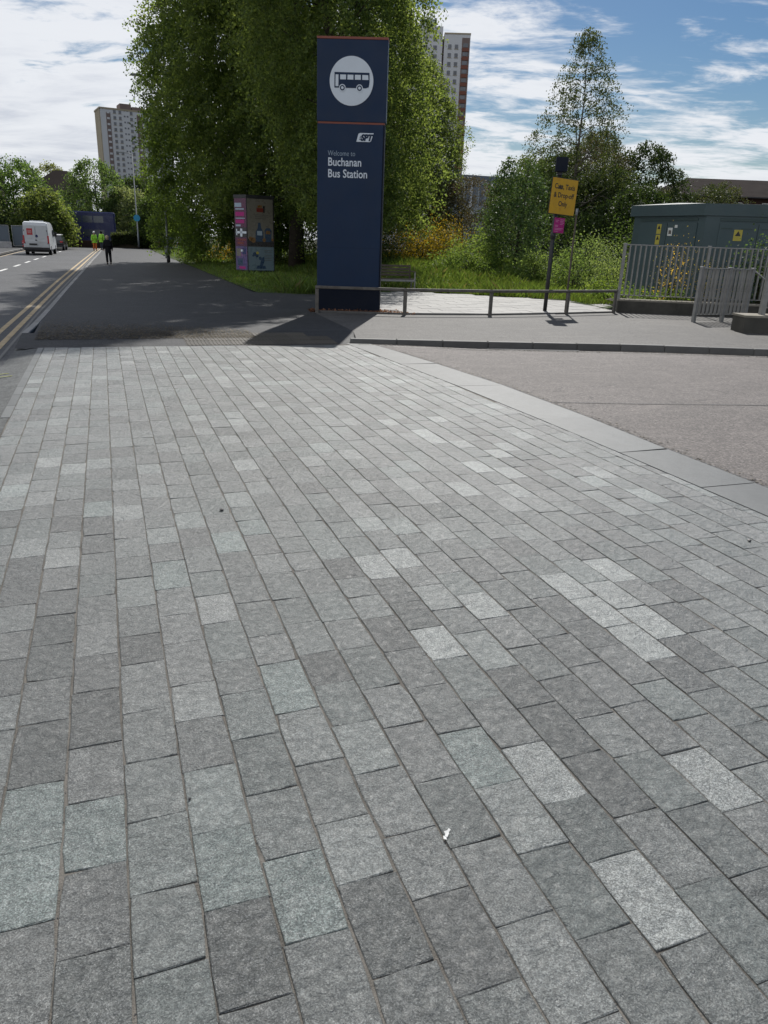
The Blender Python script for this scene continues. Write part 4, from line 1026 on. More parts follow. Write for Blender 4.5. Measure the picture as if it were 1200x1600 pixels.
# ------------------------------------------------------------------ poster column
def poster_column():
    t = thing('advertising_column', 'square poster column covered in printed adverts under the trees', 'advertising column', (7.03, 38.1, GZ + .05), R(3))
    # footprint corners: left, near, right, back
    A, N_, Rr, Bk = Vector((-.93, .35)), Vector((-.52, -.45)), Vector((.85, -.25)), Vector((.62, .75))
    foot = [tuple(A), tuple(N_), tuple(Rr), tuple(Bk)]
    obj('base', PR([(x * .94, y * .94) for x, y in foot], 'z', -.1, .16), 'black', t)
    obj('body', PR(foot, 'z', .16, 3.42), 'adblack', t)
    obj('top_cap', PR([(x * 1.03, y * 1.03) for x, y in foot], 'z', 3.425, 3.56), 'black', t)
    def face(P, Q, nm, u0, u1, z0, z1, m, dep=.006):
        d = Q - P; L = d.length; a = math.atan2(d.y, d.x)
        o = obj(nm, B(u0 * L, u1 * L, -dep, -.001, z0, z1), m, t); o.location = (P.x, P.y, 0); o.rotation_euler = (0, 0, a); return o, L
    def sub(par, L, u0, u1, z0, z1, m, k=1): return obj('poster_print', B(u0 * L, u1 * L, -.008 - .001 * k, -.0065, z0, z1), m, par)
    f, L = face(N_, Rr, 'poster', .02, .96, 1.28, 3.40, 'adcream')
    sub(f, L, .02, .96, 1.285, 1.62, 'adblack')
    # bottle and glass silhouettes
    def sil(par, L, pts, m, k=2): obj('poster_print', PR([(u * L, z) for u, z in pts], 'y', -.008 - .001 * k, -.0065), m, par)
    sil(f, L, [(.30, 1.5), (.60, 1.5), (.59, 1.95), (.52, 2.1), (.49, 2.35), (.41, 2.35), (.39, 2.1), (.31, 1.95)], 'adinkblue')
    sil(f, L, [(.66, 1.5), (.88, 1.5), (.90, 2.0), (.84, 2.12), (.70, 2.12), (.64, 2.0)], 'adinkblue', 3)
    sil(f, L, [(.68, 1.85), (.86, 1.85), (.85, 2.0), (.69, 2.0)], 'adorange', 4)
    sil(f, L, [(.36, 1.78), (.55, 1.78), (.55, 1.98), (.36, 1.98)], 'palegrey', 4)
    for u, z, s in ((.12, 1.62, .10), (.22, 1.56, .12), (.62, 1.58, .09), (.93, 1.6, .06)):
        bm = bmesh.new(); disc(bm, s, 14, -.0085, u * L, z, .003); obj('poster_print', bm, 'adorange', f)
    for u0, u1, z0, z1, m in ((.36, .60, 2.82, 3.0, 'adred'), (.40, .56, 3.02, 3.12, 'adorange'), (.60, .66, 2.8, 3.1, 'adblack'), (.3, .8, 2.68, 2.71, 'steel'), (.3, .8, 2.60, 2.63, 'steel'), (.3, .7, 2.52, 2.55, 'steel')): sub(f, L, u0, u1, z0, z1, m)
    f, L = face(N_, Rr, 'poster', .02, .97, .18, 1.26, 'adblue')
    sil(f, L, [(.30, .26), (.68, .26), (.64, .40), (.34, .40)], 'adinkblue')
    sil(f, L, [(.44, .40), (.55, .40), (.62, .62), (.60, .82), (.54, .78), (.48, .6)], 'adinkblue', 3)
    for u, z, s in ((.26, .93, .09), (.36, .98, .07), (.34, .86, .08), (.46, .74, .08), (.2, .86, .05)):
        bm = bmesh.new(); disc(bm, s, 12, -.0085, u * L, z, .003); obj('poster_print', bm, 'adinkblue' if s != .07 else 'warnyellow', f)
    for z in (1.10, 1.02, .88, .8, .72, .64): sub(f, L, .62, .9, z, z + .02, 'steel')
    text('50', .2, 'warnyellow', f, (.28 * L, -.012, .88), sx=.8, offset=.004) if 0 else None
    f, L = face(A, N_, 'poster', .03, .97, 1.28, 3.40, 'adplum')
    for u0, u1, z0, z1, m in ((.05, .6, 3.02, 3.2, 'palegrey'), (.1, .8, 2.9, 2.96, 'palegrey'), (.1, .85, 2.5, 2.54, 'palegrey'), (.1, .8, 2.62, 2.8, 'magenta'), (.1, .8, 2.30, 2.46, 'magenta'), (.1, .5, 2.16, 2.24, 'palegrey'), (.03, .97, 1.66, 2.12, 'adblack'), (.1, .95, 1.84, 1.94, 'pale'), (.45, .62, 1.7, 2.06, 'pale'), (.12, .2, 1.76, 2.04, 'pale'), (.2, .9, 1.52, 1.6, 'adred'), (.2, .7, 1.36, 1.46, 'adred')): sub(f, L, u0, u1, z0, z1, m, 2 if m == 'pale' else 1)
    f, L = face(A, N_, 'poster', .03, .97, .18, 1.26, 'adviolet')
    for u0, u1, z0, z1, m in ((.1, .45, .82, 1.16, 'adcream'), (.25, .7, 1.02, 1.12, 'pale'), (.6, .9, .9, 1.2, 'busblue'), (.15, .6, .4, .7, 'adinkblue'), (.3, .8, .24, .34, 'magenta')): sub(f, L, u0, u1, z0, z1, m)
poster_column()

# ------------------------------------------------------------------ street lamps
def street_lamp(label, loc, h, arm, rz, extra=None):
    t = thing('street_lamp', label, 'street lamp', loc, rz, 'grey lamp columns along the footway')
    obj('column', T_([(0, 0, 0), (0, 0, 1.6), (0, 0, 1.62), (0, 0, h)], [.10, .10, .068, .045], 12), 'lamp', t, True)
    obj('base_sleeve', T_([(0, 0, -.05), (0, 0, .42)], .112, 12), 'black', t, True)
    obj('bracket', T_([(0, 0, h - .05), (-arm * .4, 0, h + .08), (-arm, 0, h + .10)], [.04, .032, .03], 8), 'lamp', t, True)
    b = bmesh.new(); prism(b, [(-arm - .62, h + .06), (-arm - .55, h + .15), (-arm - .1, h + .17), (-arm + .1, h + .13), (-arm + .1, h + .06)], 'y', -.13, .13)
    obj('lantern', b, 'lamp', t); obj('diffuser', B(-arm - .5, -arm - .05, -.1, .1, h + .035, h + .058, bev=.006), 'pale', t)
    return t
street_lamp('tall grey lamp column with black base at the footway edge under the tree', (3.97, 52.6, GZ), 10.5, .95, 0)
l2 = street_lamp('far grey lamp column with a round blue plate at the end of the footway', (3.95, 95, GZ), 9.9, .9, 0)
bm = bmesh.new(); disc(bm, .36, 20, -.12, 0, 3.3, .03); obj('blue_plate', bm, 'cyan', l2)
l3 = street_lamp('thin far lamp column rising beyond the white van', (-7.3, 104, 0), 5.6, .5, PI)

# ------------------------------------------------------------------ people
def skin_body(name, verts, edges, radii, m, parent, sub=2, root=0):
    me = bpy.data.meshes.new(name); me.from_pydata(verts, edges, [])
    o = bpy.data.objects.new('tmp_body', me); COL.objects.link(o)
    md = o.modifiers.new('s', 'SKIN'); md.use_smooth_shade = True
    for i, r in enumerate(radii):
        v = me.skin_vertices[0].data[i]; v.radius = (r, r) if not isinstance(r, tuple) else r; v.use_root = (i == root)
    sb = o.modifiers.new('u', 'SUBSURF'); sb.levels = sub; sb.render_levels = sub
    dg = bpy.context.evaluated_depsgraph_get(); dg.update()
    m2 = bpy.data.meshes.new_from_object(o.evaluated_get(dg)); bpy.data.objects.remove(o); m2.name = name
    m2.materials.clear()
    return obj(name, m2, m, parent, True)

def person(label, loc, rz, H, coat, legs, hair, hat=None, stride=.12, long_coat=False):
    t = thing('person', label, 'person', loc, rz); k = H / 1.7
    def s(L): return [(x * k, y * k, z * k) for x, y, z in L]
    # body: pelvis, spine, neck, head, arms, legs (faces +y)
    V = s([(0, 0, .92), (0, 0, 1.10), (0, .0, 1.30), (0, .01, 1.43), (0, .02, 1.50), (0, .03, 1.60), (0, .03, 1.68),
           (-.17, 0, 1.38), (-.24, -.02, 1.12), (-.25, .05, .88), (-.25, .07, .80), (.17, 0, 1.38), (.24, .0, 1.12), (.25, .07, .88), (.25, .09, .80),
           (-.09, 0, .88), (-.10, stride * .6, .48), (-.10, stride * .2, .09), (-.10, stride * .2 + .13, .04), (.09, 0, .88), (.10, .02, .48), (.10, -stride * .8, .09), (.10, -stride * .8 + .12, .04)])
    E_ = [(0, 1), (1, 2), (2, 3), (3, 4), (4, 5), (5, 6), (2, 7), (7, 8), (8, 9), (9, 10), (2, 11), (11, 12), (12, 13), (13, 14), (0, 15), (15, 16), (16, 17), (17, 18), (0, 19), (19, 20), (20, 21), (21, 22)]
    Rd = [.13, .12, .13, .07, .055, .09, .075, .065, .045, .032, .034, .065, .045, .032, .034, .095, .062, .042, .034, .095, .062, .042, .034]
    skin_body('body', V, E_, [r * k for r in Rd], 'skin', t)
    Vt = [V[i] for i in (0, 15, 16, 17, 19, 20, 21)]; skin_body('trousers', Vt, [(0, 1), (1, 2), (2, 3), (0, 4), (4, 5), (5, 6)], [r * k for r in (.15, .115, .085, .075, .115, .085, .075)], legs, t)
    Vc = [V[i] for i in (0, 1, 2, 7, 8, 9, 11, 12, 13)] + s([(0, 0, .70 if long_coat else .84), (0, .01, 1.42)])
    skin_body('coat', Vc, [(0, 1), (1, 2), (2, 3), (3, 4), (4, 5), (2, 6), (6, 7), (7, 8), (0, 9), (2, 10)], [r * k for r in (.20, .19, .175, .105, .078, .06, .105, .078, .06, .19 if long_coat else .165, .08)], coat, t)
    hm = bmesh.new(); bmesh.ops.create_uvsphere(hm, u_segments=14, v_segments=10, radius=.108 * k)
    for v in hm.verts:
        v.co.z *= 1.15
        if v.co.z < 0: v.co.z *= 1.5 if hat is None else .6
    o = obj('hair' if not hat else 'hard_hat', hm, hair if not hat else hat, t, True); o.location = (0, .012 * k, (1.63 if not hat else 1.66) * k)
    for x, y in ((-.10, stride * .2 + .05), (.10, -stride * .8 + .05)):
        o = obj('shoe', B(-.048, .048, -.10, .16, 0, .085, bev=.03), 'black', t, True); o.location = (x * k, y * k, 0)
    return t
person('walker seen from behind in long black coat and trousers, fair-haired, on the footway', (.28, 47.2, GZ), R(4), 1.52, 'coat', 'coat', 'hair', long_coat=True)
person('left worker in lime hi-vis jacket and orange trousers by the yellow lines', (-.72, 84.5, -.04), R(200), 1.78, 'hivis', 'hiorange', 'hair', 'helmet', .1)
person('right worker in lime hi-vis jacket and dark trousers beside the other worker', (-.02, 83.0, GZ), R(150), 1.74, 'hivis', 'denim', 'coat', None, .05)

# ------------------------------------------------------------------ vehicles
def wheel(t, x, y, r, w):
    o = obj('wheel', B(-.01, .01, -.01, .01, -.01, .01), 'black', t); o.location = (x, y, r)
    bm = bmesh.new(); bmesh.ops.create_cone(bm, cap_ends=True, segments=22, radius1=r, radius2=r, depth=w, matrix=Matrix.Rotation(PI / 2, 4, 'Y')); obj('tyre', bm, 'tyre', o)
    for s in (-1, 1):
        bm = bmesh.new(); bmesh.ops.create_cone(bm, cap_ends=True, segments=18, radius1=r * .62, radius2=r * .55, depth=.02, matrix=Matrix.Translation((s * (w / 2 + .004), 0, 0)) @ Matrix.Rotation(s * PI / 2, 4, 'Y')); obj('rim', bm, 'rim', o)
    return o

def van():
    # local: +y forward, origin at rear axle ground centre
    t = thing('delivery_van', 'white high-roofed delivery van with a red square on its rear door, driving away', 'van', (-4.72, 67.0, -.06), R(-2))
    pr = [(-.95, .50), (-1.0, 1.0), (-.93, 2.05), (-.80, 2.36), (-.4, 2.42), (2.6, 2.40), (3.2, 2.15), (3.8, 1.45), (4.5, 1.15), (4.62, .80), (4.62, .36), (-.95, .36)]
    bm = PR(pr, 'x', -.93, .93); 
    for v in bm.verts:
        if v.co.z > 1.1: v.co.x *= 1 - .10 * ((v.co.z - 1.1) / 1.3) ** 1.5
    bmesh.ops.bevel(bm, geom=[e for e in bm.edges if abs(e.verts[0].co.x - e.verts[1].co.x) < .2], offset=.07, segments=2, affect='EDGES')
    obj('body', bm, 'van', t, False)
    for s in (-1, 1):
        o = obj('rear_door', B(-.40, .40, -.02, .0, -.78, .78, bev=.02), 'van', t); o.location = (s * .415, -.985, 1.36); o.rotation_euler = (R(3), 0, 0)
        if s < 0:
            r = obj('red_square', B(-.19, .21, -.03, -.021, .10, .56), 'red', o)
            for z in (.42, .33, .24): obj('red_square_print', B(-.13, .15, -.034, -.0305, z - .014, z + .014), 'notewhite', r)
        else:
            bm = bmesh.new(); disc(bm, .10, 14, -.021, -.36, .02, .008); obj('sticker', bm, 'busblue', o)
        obj('door_hinge', B(s * .385 - .02, s * .385 + .02, -.035, -.02, .35, .47), 'black', o)
        obj('door_hinge', B(s * .385 - .02, s * .385 + .02, -.035, -.02, -.55, -.43), 'black', o)
        lamp = obj('tail_light', B(s * .86 - .06, s * .86 + .055, -1.02, -.93, .85, 1.42, bev=.01), 'redlamp', t)
        obj('mirror', B(s * 1.06 - .1, s * 1.06 + .1, 3.0, 3.12, 1.35, 1.7, bev=.03), 'black', t)
    obj('bumper', B(-.92, .92, -1.08, -.9, .36, .56, bev=.03), 'black', t)
    obj('number_plate', B(-.52, -.02 + .06, -1.032, -1.02, .72, .84), 'black', t)
    obj('door_handle', B(-.06, .06, -1.05, -1.03, 1.05, 1.12), 'black', t)
    obj('side_window', B(.90, .935, 2.3, 3.15, 1.35, 1.85), 'glass', t)
    obj('windscreen', PR([(3.22, 2.08), (3.80, 1.47), (3.84, 1.49), (3.26, 2.12)], 'x', -.74, .74), 'glass', t)
    obj('roof_sign', B(-.5, .5, .6, .66, 2.42, 2.5), 'van', t)
    for s in (-1, 1):
        wheel(t, s * .83, 0, .34, .22); wheel(t, s * .83, 3.6, .34, .22)
    obj('underbody', B(-.8, .8, -.8, 4.4, .22, .37), 'black', t)
van()

def car(label, loc, rz, paint, roof='carwhite', group=None):
    t = thing('parked_car' if group else 'dark_car', label, 'car', loc, rz, group)
    lo = [(-.72, .30), (-.80, .62), (-.74, .92), (-.2, .98), (2.6, .95), (3.35, .78), (3.45, .45), (3.40, .28)]
    bm = PR(lo, 'x', -.86, .86); bmesh.ops.bevel(bm, geom=[e for e in bm.edges if abs(e.verts[0].co.x - e.verts[1].co.x) < .2], offset=.07, segments=2, affect='EDGES'); obj('body', bm, paint, t)
    bm = PR([(-.66, .93), (-.36, 1.42), (1.5, 1.44), (2.25, .94)], 'x', -.80, .80)
    for v in bm.verts:
        if v.co.z > 1.2: v.co.x *= .84
    obj('cabin_glass', bm, 'glass', t)
    bm = PR([(-.45, 1.40), (-.30, 1.47), (1.40, 1.48), (1.56, 1.42)], 'x', -.69, .69); obj('roof', bm, roof, t)
    for s in (-1, 1):
        obj('tail_light', B(s * .70 - .12, s * .70 + .12, -.84, -.72, .72, .88, bev=.02), 'redlamp', t)
        obj('headlight', B(s * .66 - .15, s * .66 + .15, 3.33, 3.43, .58, .72, bev=.02), 'pale', t)
        wheel(t, s * .78, 0, .31, .2); wheel(t, s * .78, 2.5, .31, .2)
    obj('number_plate', B(-.26, .26, -.825, -.80, .55, .66), 'plate', t)
    obj('bumper', B(-.84, .84, -.86, -.70, .30, .48, bev=.03), paint, t)
    return t
car('dark car with white roof driving just ahead of the van', (-4.35, 82.5, -.06), R(-3), 'carpaint', 'carwhite')
car('dark parked car beyond the grass verge, left of the grey one', (6.6, 90.5, GZ - .05), R(-80), 'carpaint', 'carpaint', 'cars parked beyond the grass')
car('grey parked car with bright windscreen behind the lamp column', (8.2, 88.0, GZ - .05), R(-70), 'cargrey', 'cargrey', 'cars parked beyond the grass')

def bus():
    t = thing('double_decker_bus', 'dark blue double-decker bus crossing at the far end of the road', 'bus', (-3.0, 104.6, -.06), R(-3))
    obj('body', B(-5.4, 4.75, -1.25, 1.25, .35, 4.1, bev=.12), 'busblue', t)
    for k in range(7):
        x = -5.2 + k * 1.25
        obj('upper_window', B(x, x + 1.13, -1.262, -1.248, 2.85, 3.62, bev=.0), 'busglass', t)
        if k != 4: obj('lower_window', B(x, x + 1.13, -1.262, -1.248, 1.25, 2.05), 'busglass', t)
    obj('end_window', B(4.745, 4.765, -1.0, 1.0, 2.9, 3.6), 'busglass', t)
    obj('skirt', B(-5.3, 4.6, -1.2, 1.2, .25, .36), 'black', t)
    obj('roof_pod', B(-4, -2, -.8, .8, 4.1, 4.22, bev=.03), 'busblue', t)
    for x in (-3.6, 2.6):
        for s in (-1, 1):
            o = wheel(t, x, s * 1.12, .48, .26); o.rotation_euler = (0, 0, PI / 2)
bus()

# ------------------------------------------------------------------ railings, walls, substation
def wall_block(label, pts, z0, z1, name='retaining_wall'):
    """pts: footprint polygon; coping on top"""
    t = thing(name, label, 'wall', (0, 0, 0))
    obj('wall_body', PR(pts, 'z', z0, z1 - .05), 'concrete', t)
    cx = sum(p[0] for p in pts) / len(pts); cy = sum(p[1] for p in pts) / len(pts)
    obj('coping', PR([(cx + (x - cx) * 1.006, cy + (y - cy) * 1.02) for x, y in pts], 'z', z1 - .048, z1), 'concretetop', t)
    return t
wall_block('low dark stained concrete wall carrying the railing beside the flags', [(14.42, 19.27), (16.55, 18.28), (20.4, 16.6), (20.6, 17.0), (16.7, 18.7), (14.6, 19.62)], -.05, .46)
struct('planting_bed', sheet([(14.6, 19.6), (16.7, 18.7), (20.6, 17.0), (26, 20), (22, 24), (16.5, 22), (14.9, 20.6)], .36), 'soil')
wall_block('short dark concrete wall end in the right foreground with moss on its end', [(14.22, 14.10), (19.5, 12.6), (19.8, 13.3), (14.5, 14.78)], -.05, .49)

def railing(label, pts, zb, zt, pitch=.105, posts=(), bar=.016, cap=True, low=.10, group=None, slope_end=None, pw=.04):
    t = thing('railing', label, 'railing', (pts[0][0], pts[0][1], zb), 0, group); o0 = Vector((pts[0][0], pts[0][1], 0))
    h = zt - zb
    for (a, b) in zip(pts, pts[1:]):
        A, Bb = Vector((*a, 0)) - o0, Vector((*b, 0)) - o0; d = Bb - A; L = d.length; ang = math.atan2(d.y, d.x)
        def put(nm, bm, s):
            o = obj(nm, bm, 'galv', t); p = A + d * (s / L); o.location = (p.x, p.y, 0); o.rotation_euler = (0, 0, ang); return o
        put('top_rail', B(.02, L - .02, -.022, .022, h - .032, h, bev=.004), 0)
        put('bottom_rail', B(.02, L - .02, -.02, .02, low, low + .025, bev=.003), 0)
        n = int(L / pitch); me = None
        for i in range(1, n):
            s = i * L / n
            if me is None:
                o = put('bar', B(-bar / 2, bar / 2, -bar, bar, low + .026, h - .033), s); me = o.data
            else:
                o = bpy.data.objects.new('bar', me); COL.objects.link(o); o.parent = t; p = A + d * (s / L); o.location = (p.x, p.y, 0); o.rotation_euler = (0, 0, ang)
    for p in pts:
        q = Vector((*p, 0)) - o0
        o = obj('post', B(-pw, pw, -pw, pw, -.3 if zb > .2 else -.05, h + .01, bev=.004), 'galv', t); o.location = (q.x, q.y, 0); o.rotation_euler = (0, 0, ang)
        c = obj('post_cap', B(-pw - .006, pw + .006, -pw - .006, pw + .006, h + .011, h + .026, bev=.003), 'galvcap', t); c.location = (q.x, q.y, 0); c.rotation_euler = (0, 0, ang)
    return t
railing('grey steel railing on the low wall in front of the green substation', [(14.55, 19.47), (16.80, 18.50), (19.2, 17.45), (21.4, 16.6)], .46, 2.02, pitch=.15, bar=.036)
railing('low grey guard rail with a raised step down, standing forward of the wall railing', [(14.92, 16.57), (15.92, 16.62), (16.75, 16.66)], GZ, 1.48, pitch=.135, bar=.034, low=.18, group=None, pw=.045)
railing('tall grey railing on the nearest wall at the right picture edge', [(14.95, 14.35), (17.4, 13.75), (19.4, 13.1)], .49, 2.06, pitch=.11, bar=.03, pw=.06, low=.15)
# sloping handrail
t = thing('handrail', 'sloping tubular handrail descending behind the guard rail', 'handrail', (0, 0, 0))
obj('rail_tube', T_([(16.75, 16.66, 1.46), (17.1, 16.5, 1.2), (17.6, 16.0, .75)], .022, 8), 'galv', t, True); obj('post', T_([(17.6, 16.0, .0), (17.6, 16.0, .76)], .022, 8), 'galv', t)

def substation():
    A, N_, Q = Vector((18.25, 24.1)), Vector((18.62, 20.9)), Vector((24.6, 17.2))
    t = thing('substation', 'green electricity substation cabin with yellow warning plates behind the railing', 'substation', (N_.x, N_.y, 0))
    a, q = A - N_, Q - N_; Bk = a + q
    foot = [tuple(a), (0, 0), tuple(q), tuple(Bk)]
    obj('plinth', PR([(x * 1.005, y * 1.005) for x, y in foot], 'z', -.1, .3), 'concrete', t)
    obj('wall', PR(foot, 'z', .3, 3.0), 'green', t)
    c = Bk / 2
    def grow(s, dz): return [(c.x + (x - c.x) * s, c.y + (y - c.y) * s) for x, y in foot]
    obj('fascia', PR(grow(1.035, 0), 'z', 3.0, 3.36), 'green', t)
    bm = bmesh.new(); g1 = grow(1.035, 0); vs = [bm.verts.new((x, y, 3.362)) for x, y in g1]; m = (Vector(foot[0]) + Vector(foot[1])) / 2; m2 = (Vector(foot[2]) + Vector(foot[3])) / 2
    r1, r2 = bm.verts.new((m.x + .3, m.y, 3.43)), bm.verts.new((m2.x - .3, m2.y, 3.43))
    bm.faces.new((vs[1], vs[2], r2, r1)); bm.faces.new((vs[3], vs[0], r1, r2)); bm.faces.new((vs[0], vs[1], r1)); bm.faces.new((vs[2], vs[3], r2)); obj('roof', bm, 'greendark', t)
    def on(P, D, nm, u0, u1, z0, z1, m, dep=.02, par=None, k=0.):
        ang = math.atan2(D.y, D.x); o = obj(nm, B(u0, u1, -dep - k, -.001 - k, z0, z1, bev=.003 if dep > .01 else 0), m, t); o.location = (P.x, P.y, 0); o.rotation_euler = (0, 0, ang); return o
    D1 = -a; P1 = a; L1 = a.length                  # left wall, seen from outside, runs A -> N
    on(P1, D1, 'door', .35, 1.62, .45, 2.78, 'green', .03); on(P1, D1, 'door', 1.64, 2.92, .45, 2.78, 'green', .03)
    on(P1, D1, 'louvre', .35, 2.92, 2.84, 2.93, 'greendark', .02)
    for x, z in ((1.28, 2.58), (1.28, 2.23)):
        w = on(P1, D1, 'warning_plate', x - .10, x + .10, z - .16, z + .16, 'warnyellow', .006, k=.032)
        prt = PR([(x - .07, z + .0), (x + .07, z + .0), (x, z + .125)], 'y', -.0395, -.041); obj('warning_triangle', prt, 'black', w)
    n = on(P1, D1, 'notice', 1.70, 1.90, 2.36, 2.62, 'notewhite', .006, k=.032)
    obj('notice_print', B(1.74, 1.86, -.0405, -.0395, 2.42, 2.54), 'steel', n)
    on(P1, D1, 'small_label', 1.98, 2.10, 2.62, 2.71, 'notewhite', .006, k=.032)
    D2 = q; P2 = Vector((0, 0)); 
    for k in range(5): on(P2, D2, 'panel', .45 + k * 1.2, 1.62 + k * 1.2, .45, 2.78, 'green', .025)
    for k in range(4): on(P2, D2, 'vent_slot', .5 + k * .62, .86 + k * .62, 2.60, 2.635, 'greendark', .006, k=.026)
    on(P2, D2, 'louvre', .45, 5.4, 2.84, 2.93, 'greendark', .02)
    x, z = 1.05, 2.42
    w = on(P2, D2, 'warning_plate', x - .13, x + .13, z - .17, z + .17, 'warnyellow', .006, k=.027)
    obj('warning_triangle', PR([(x - .09, z - .02), (x + .09, z - .02), (x, z + .13)], 'y', -.0345, -.036), 'black', w)
substation()

# ------------------------------------------------------------------ buildings
def windows_part(t, rows, cols, z0, dz, ww, wh, m='towerglass', name='window', P=Vector((0, 0)), ang=0., y=-.12):
    bm = bmesh.new()
    for r in range(rows):
        for c in cols:
            w = ww if not isinstance(c, tuple) else c[1]; x = c if not isinstance(c, tuple) else c[0]
            bx(bm, x - w / 2, x + w / 2, y, y + .1, z0 + r * dz, z0 + r * dz + wh)
    o = obj(name, bm, m, t); o.location = (P.x, P.y, 0); o.rotation_euler = (0, 0, ang); o['kind'] = 'stuff'; return o
def frames_part(t, rows, cols, z0, dz, ww, wh, m, y=-.2):
    bm = bmesh.new()
    for r in range(rows):
        for c in cols: bx(bm, c - ww / 2 - .15, c + ww / 2 + .15, y, y + .25, z0 + r * dz - .18, z0 + r * dz - .02)
    o = obj('window_sill', bm, m, t); o['kind'] = 'stuff'
def left_tower():
    t = thing('tower_block', 'pale high-rise tower block with beige end wall, far left above the trees', 'building', (4.6, 430, 0), R(8.5))
    W, D, Hh = 34, 16, 58.0
    obj('wall', B(0, W, 0, D, -1, Hh), 'render', t)
    obj('end_wall', B(-.35, -.005, .8, D - .6, -1, Hh + .9), 'beige', t)
    obj('parapet', B(-.5, W + .4, -.15, D + .2, Hh + .005, Hh + .8), 'beige', t)
    for x0, x1, z in ((10, 15.4, 3.6), (15.8, 22, 2.6), (26, 31, 3.2)): obj('plant_room', B(x0, x1, 3, 12, Hh + .805, Hh + z), 'brownpanel', t)
    for x0, x1 in ((2.6, 4.6), (17.2, 19.8), (27.6, 30.4)): obj('stair_panel', B(x0, x1, -.16, -.002, -1, Hh - 1.2), 'brownpanel', t)
    windows_part(t, 22, [6.6, 9.2, 14.6, 22.0, 24.6, 32.2], 1.5, 2.62, 1.25, 1.35)
    windows_part(t, 22, [11.4, 12.8], 2.8, 2.62, .75, .75)
    windows_part(t, 22, [3.6, 18.5, 29.0], 1.2, 2.62, 1.3, .9, y=-.26, m='render')
    frames_part(t, 22, [6.6, 9.2, 14.6, 22.0, 24.6, 32.2], 1.5, 2.62, 1.25, 1.35, 'beige')
left_tower()
def right_tower():
    t = thing('tower_block', 'high-rise tower block with rust-red balcony column, rising behind the trees right of the totem', 'building', (120.6, 280, 0), R(-22))
    Hh = 71.5
    obj('wall', B(0, 9.2, 0, 12, -1, Hh), 'render', t)
    obj('wing', B(-22, -.6, .8, 12, -1, Hh + 2.5), 'render', t)
    obj('recess', B(-.595, -.005, 2, 11, -1, Hh - 1), 'brownpanel', t)
    obj('parapet', B(-.1, 9.3, -.1, 12.1, Hh + .005, Hh + .5), 'beige', t)
    obj('plant_room', B(-9, -3, 3, 9, Hh + 2.505, Hh + 5.2), 'metalfin', t)
    windows_part(t, 25, [2.0, 4.4], 1.8, 2.72, 1.15, 1.3)
    frames_part(t, 25, [2.0, 4.4], 1.8, 2.72, 1.15, 1.3, 'beige')
    windows_part(t, 26, [-3.2, -6.6], 1.4, 2.72, 1.3, 1.4, y=.68)
    obj('balcony_column', B(6.3, 9.0, -.15, -.002, -1, Hh - 1), 'brownpanel', t)
    bm = bmesh.new()
    for r in range(25): bx(bm, 6.4, 8.9, -.45, -.152, 1.0 + r * 2.72, 2.1 + r * 2.72)
    o = obj('balcony', bm, 'redpanel', t); o['kind'] = 'stuff'
    windows_part(t, 25, [7.6], 2.3, 2.72, 1.8, 1.2, y=-.26)
right_tower()
def flat_building():
    t = thing('office_building', 'long flat grey clad building with vertical fins between the big trees and the birch', 'building', (62, 150, 0), R(-2))
    obj('wall', B(0, 30, 0, 14, -1, 14.2), 'metalfin', t); obj('roof_edge', B(-.3, 30.3, -.5, 14.3, 14.205, 15.1), 'finDark', t)
    for k in range(19): obj('fin', B(.4 + k * 1.6, .75 + k * 1.6, -.35, -.002, 0, 14.1), 'pale' if k % 3 == 0 else 'metalfin', t)
    for k in range(18): obj('window_strip', B(.95 + k * 1.6, 1.8 + k * 1.6, -.06, -.002, 9.5, 13.4), 'finDark', t)
flat_building()
def hip_building(name, label, loc, rz, W, D, h, rh, over=1.0, wins=8, rows=1):
    t = thing(name, label, 'building', loc, rz)
    obj('wall', B(0, W, 0, D, -1, h), 'brickdark', t)
    bm = bmesh.new(); o = over
    p = [(-o, -o, h - .2), (W + o, -o, h - .2), (W + o, D + o, h - .2), (-o, D + o, h - .2), (D * .35, D / 2, h + rh), (W - D * .35, D / 2, h + rh)]
    v = [bm.verts.new(q) for q in p]
    for f in ((0, 1, 5, 4), (1, 2, 5), (2, 3, 4, 5), (3, 0, 4), (3, 2, 1, 0)): bm.faces.new([v[i] for i in f])
    obj('roof', bm, 'slate', t)
    obj('gutter', B(-o, W + o, -o - .12, -o + .0, h - .35, h - .21), 'black', t)
    for r in range(rows):
        for k in range(wins):
            x = W * (k + .5) / wins; f = obj('window', B(x - .6, x + .6, -.08, -.002, h - 2.2 - r * 2.8, h - .9 - r * 2.8), 'notewhite', t)
            obj('pane', B(x - .5, x + .5, -.10, -.082, h - 2.1 - r * 2.8, h - 1.0 - r * 2.8), 'towerglass', f)
    return t
hip_building('brick_building', 'long dark brick building with brown hipped roof beyond the substation', (75.5, 93, 0), R(-20), 48, 14, 9.6, 2.6, wins=12, rows=2)
hip_building('brick_building', 'dark roofed brick building left of the tower block, behind the round tree', (-9.0, 128, 0), R(-4), 7.5, 8, 7.2, 3.0, wins=4, rows=1)
hip_building('brick_building', 'brown brick block cut by the left picture edge', (-24, 126, 0), R(0), 11, 8, 9.3, 1.2, wins=5, rows=2)

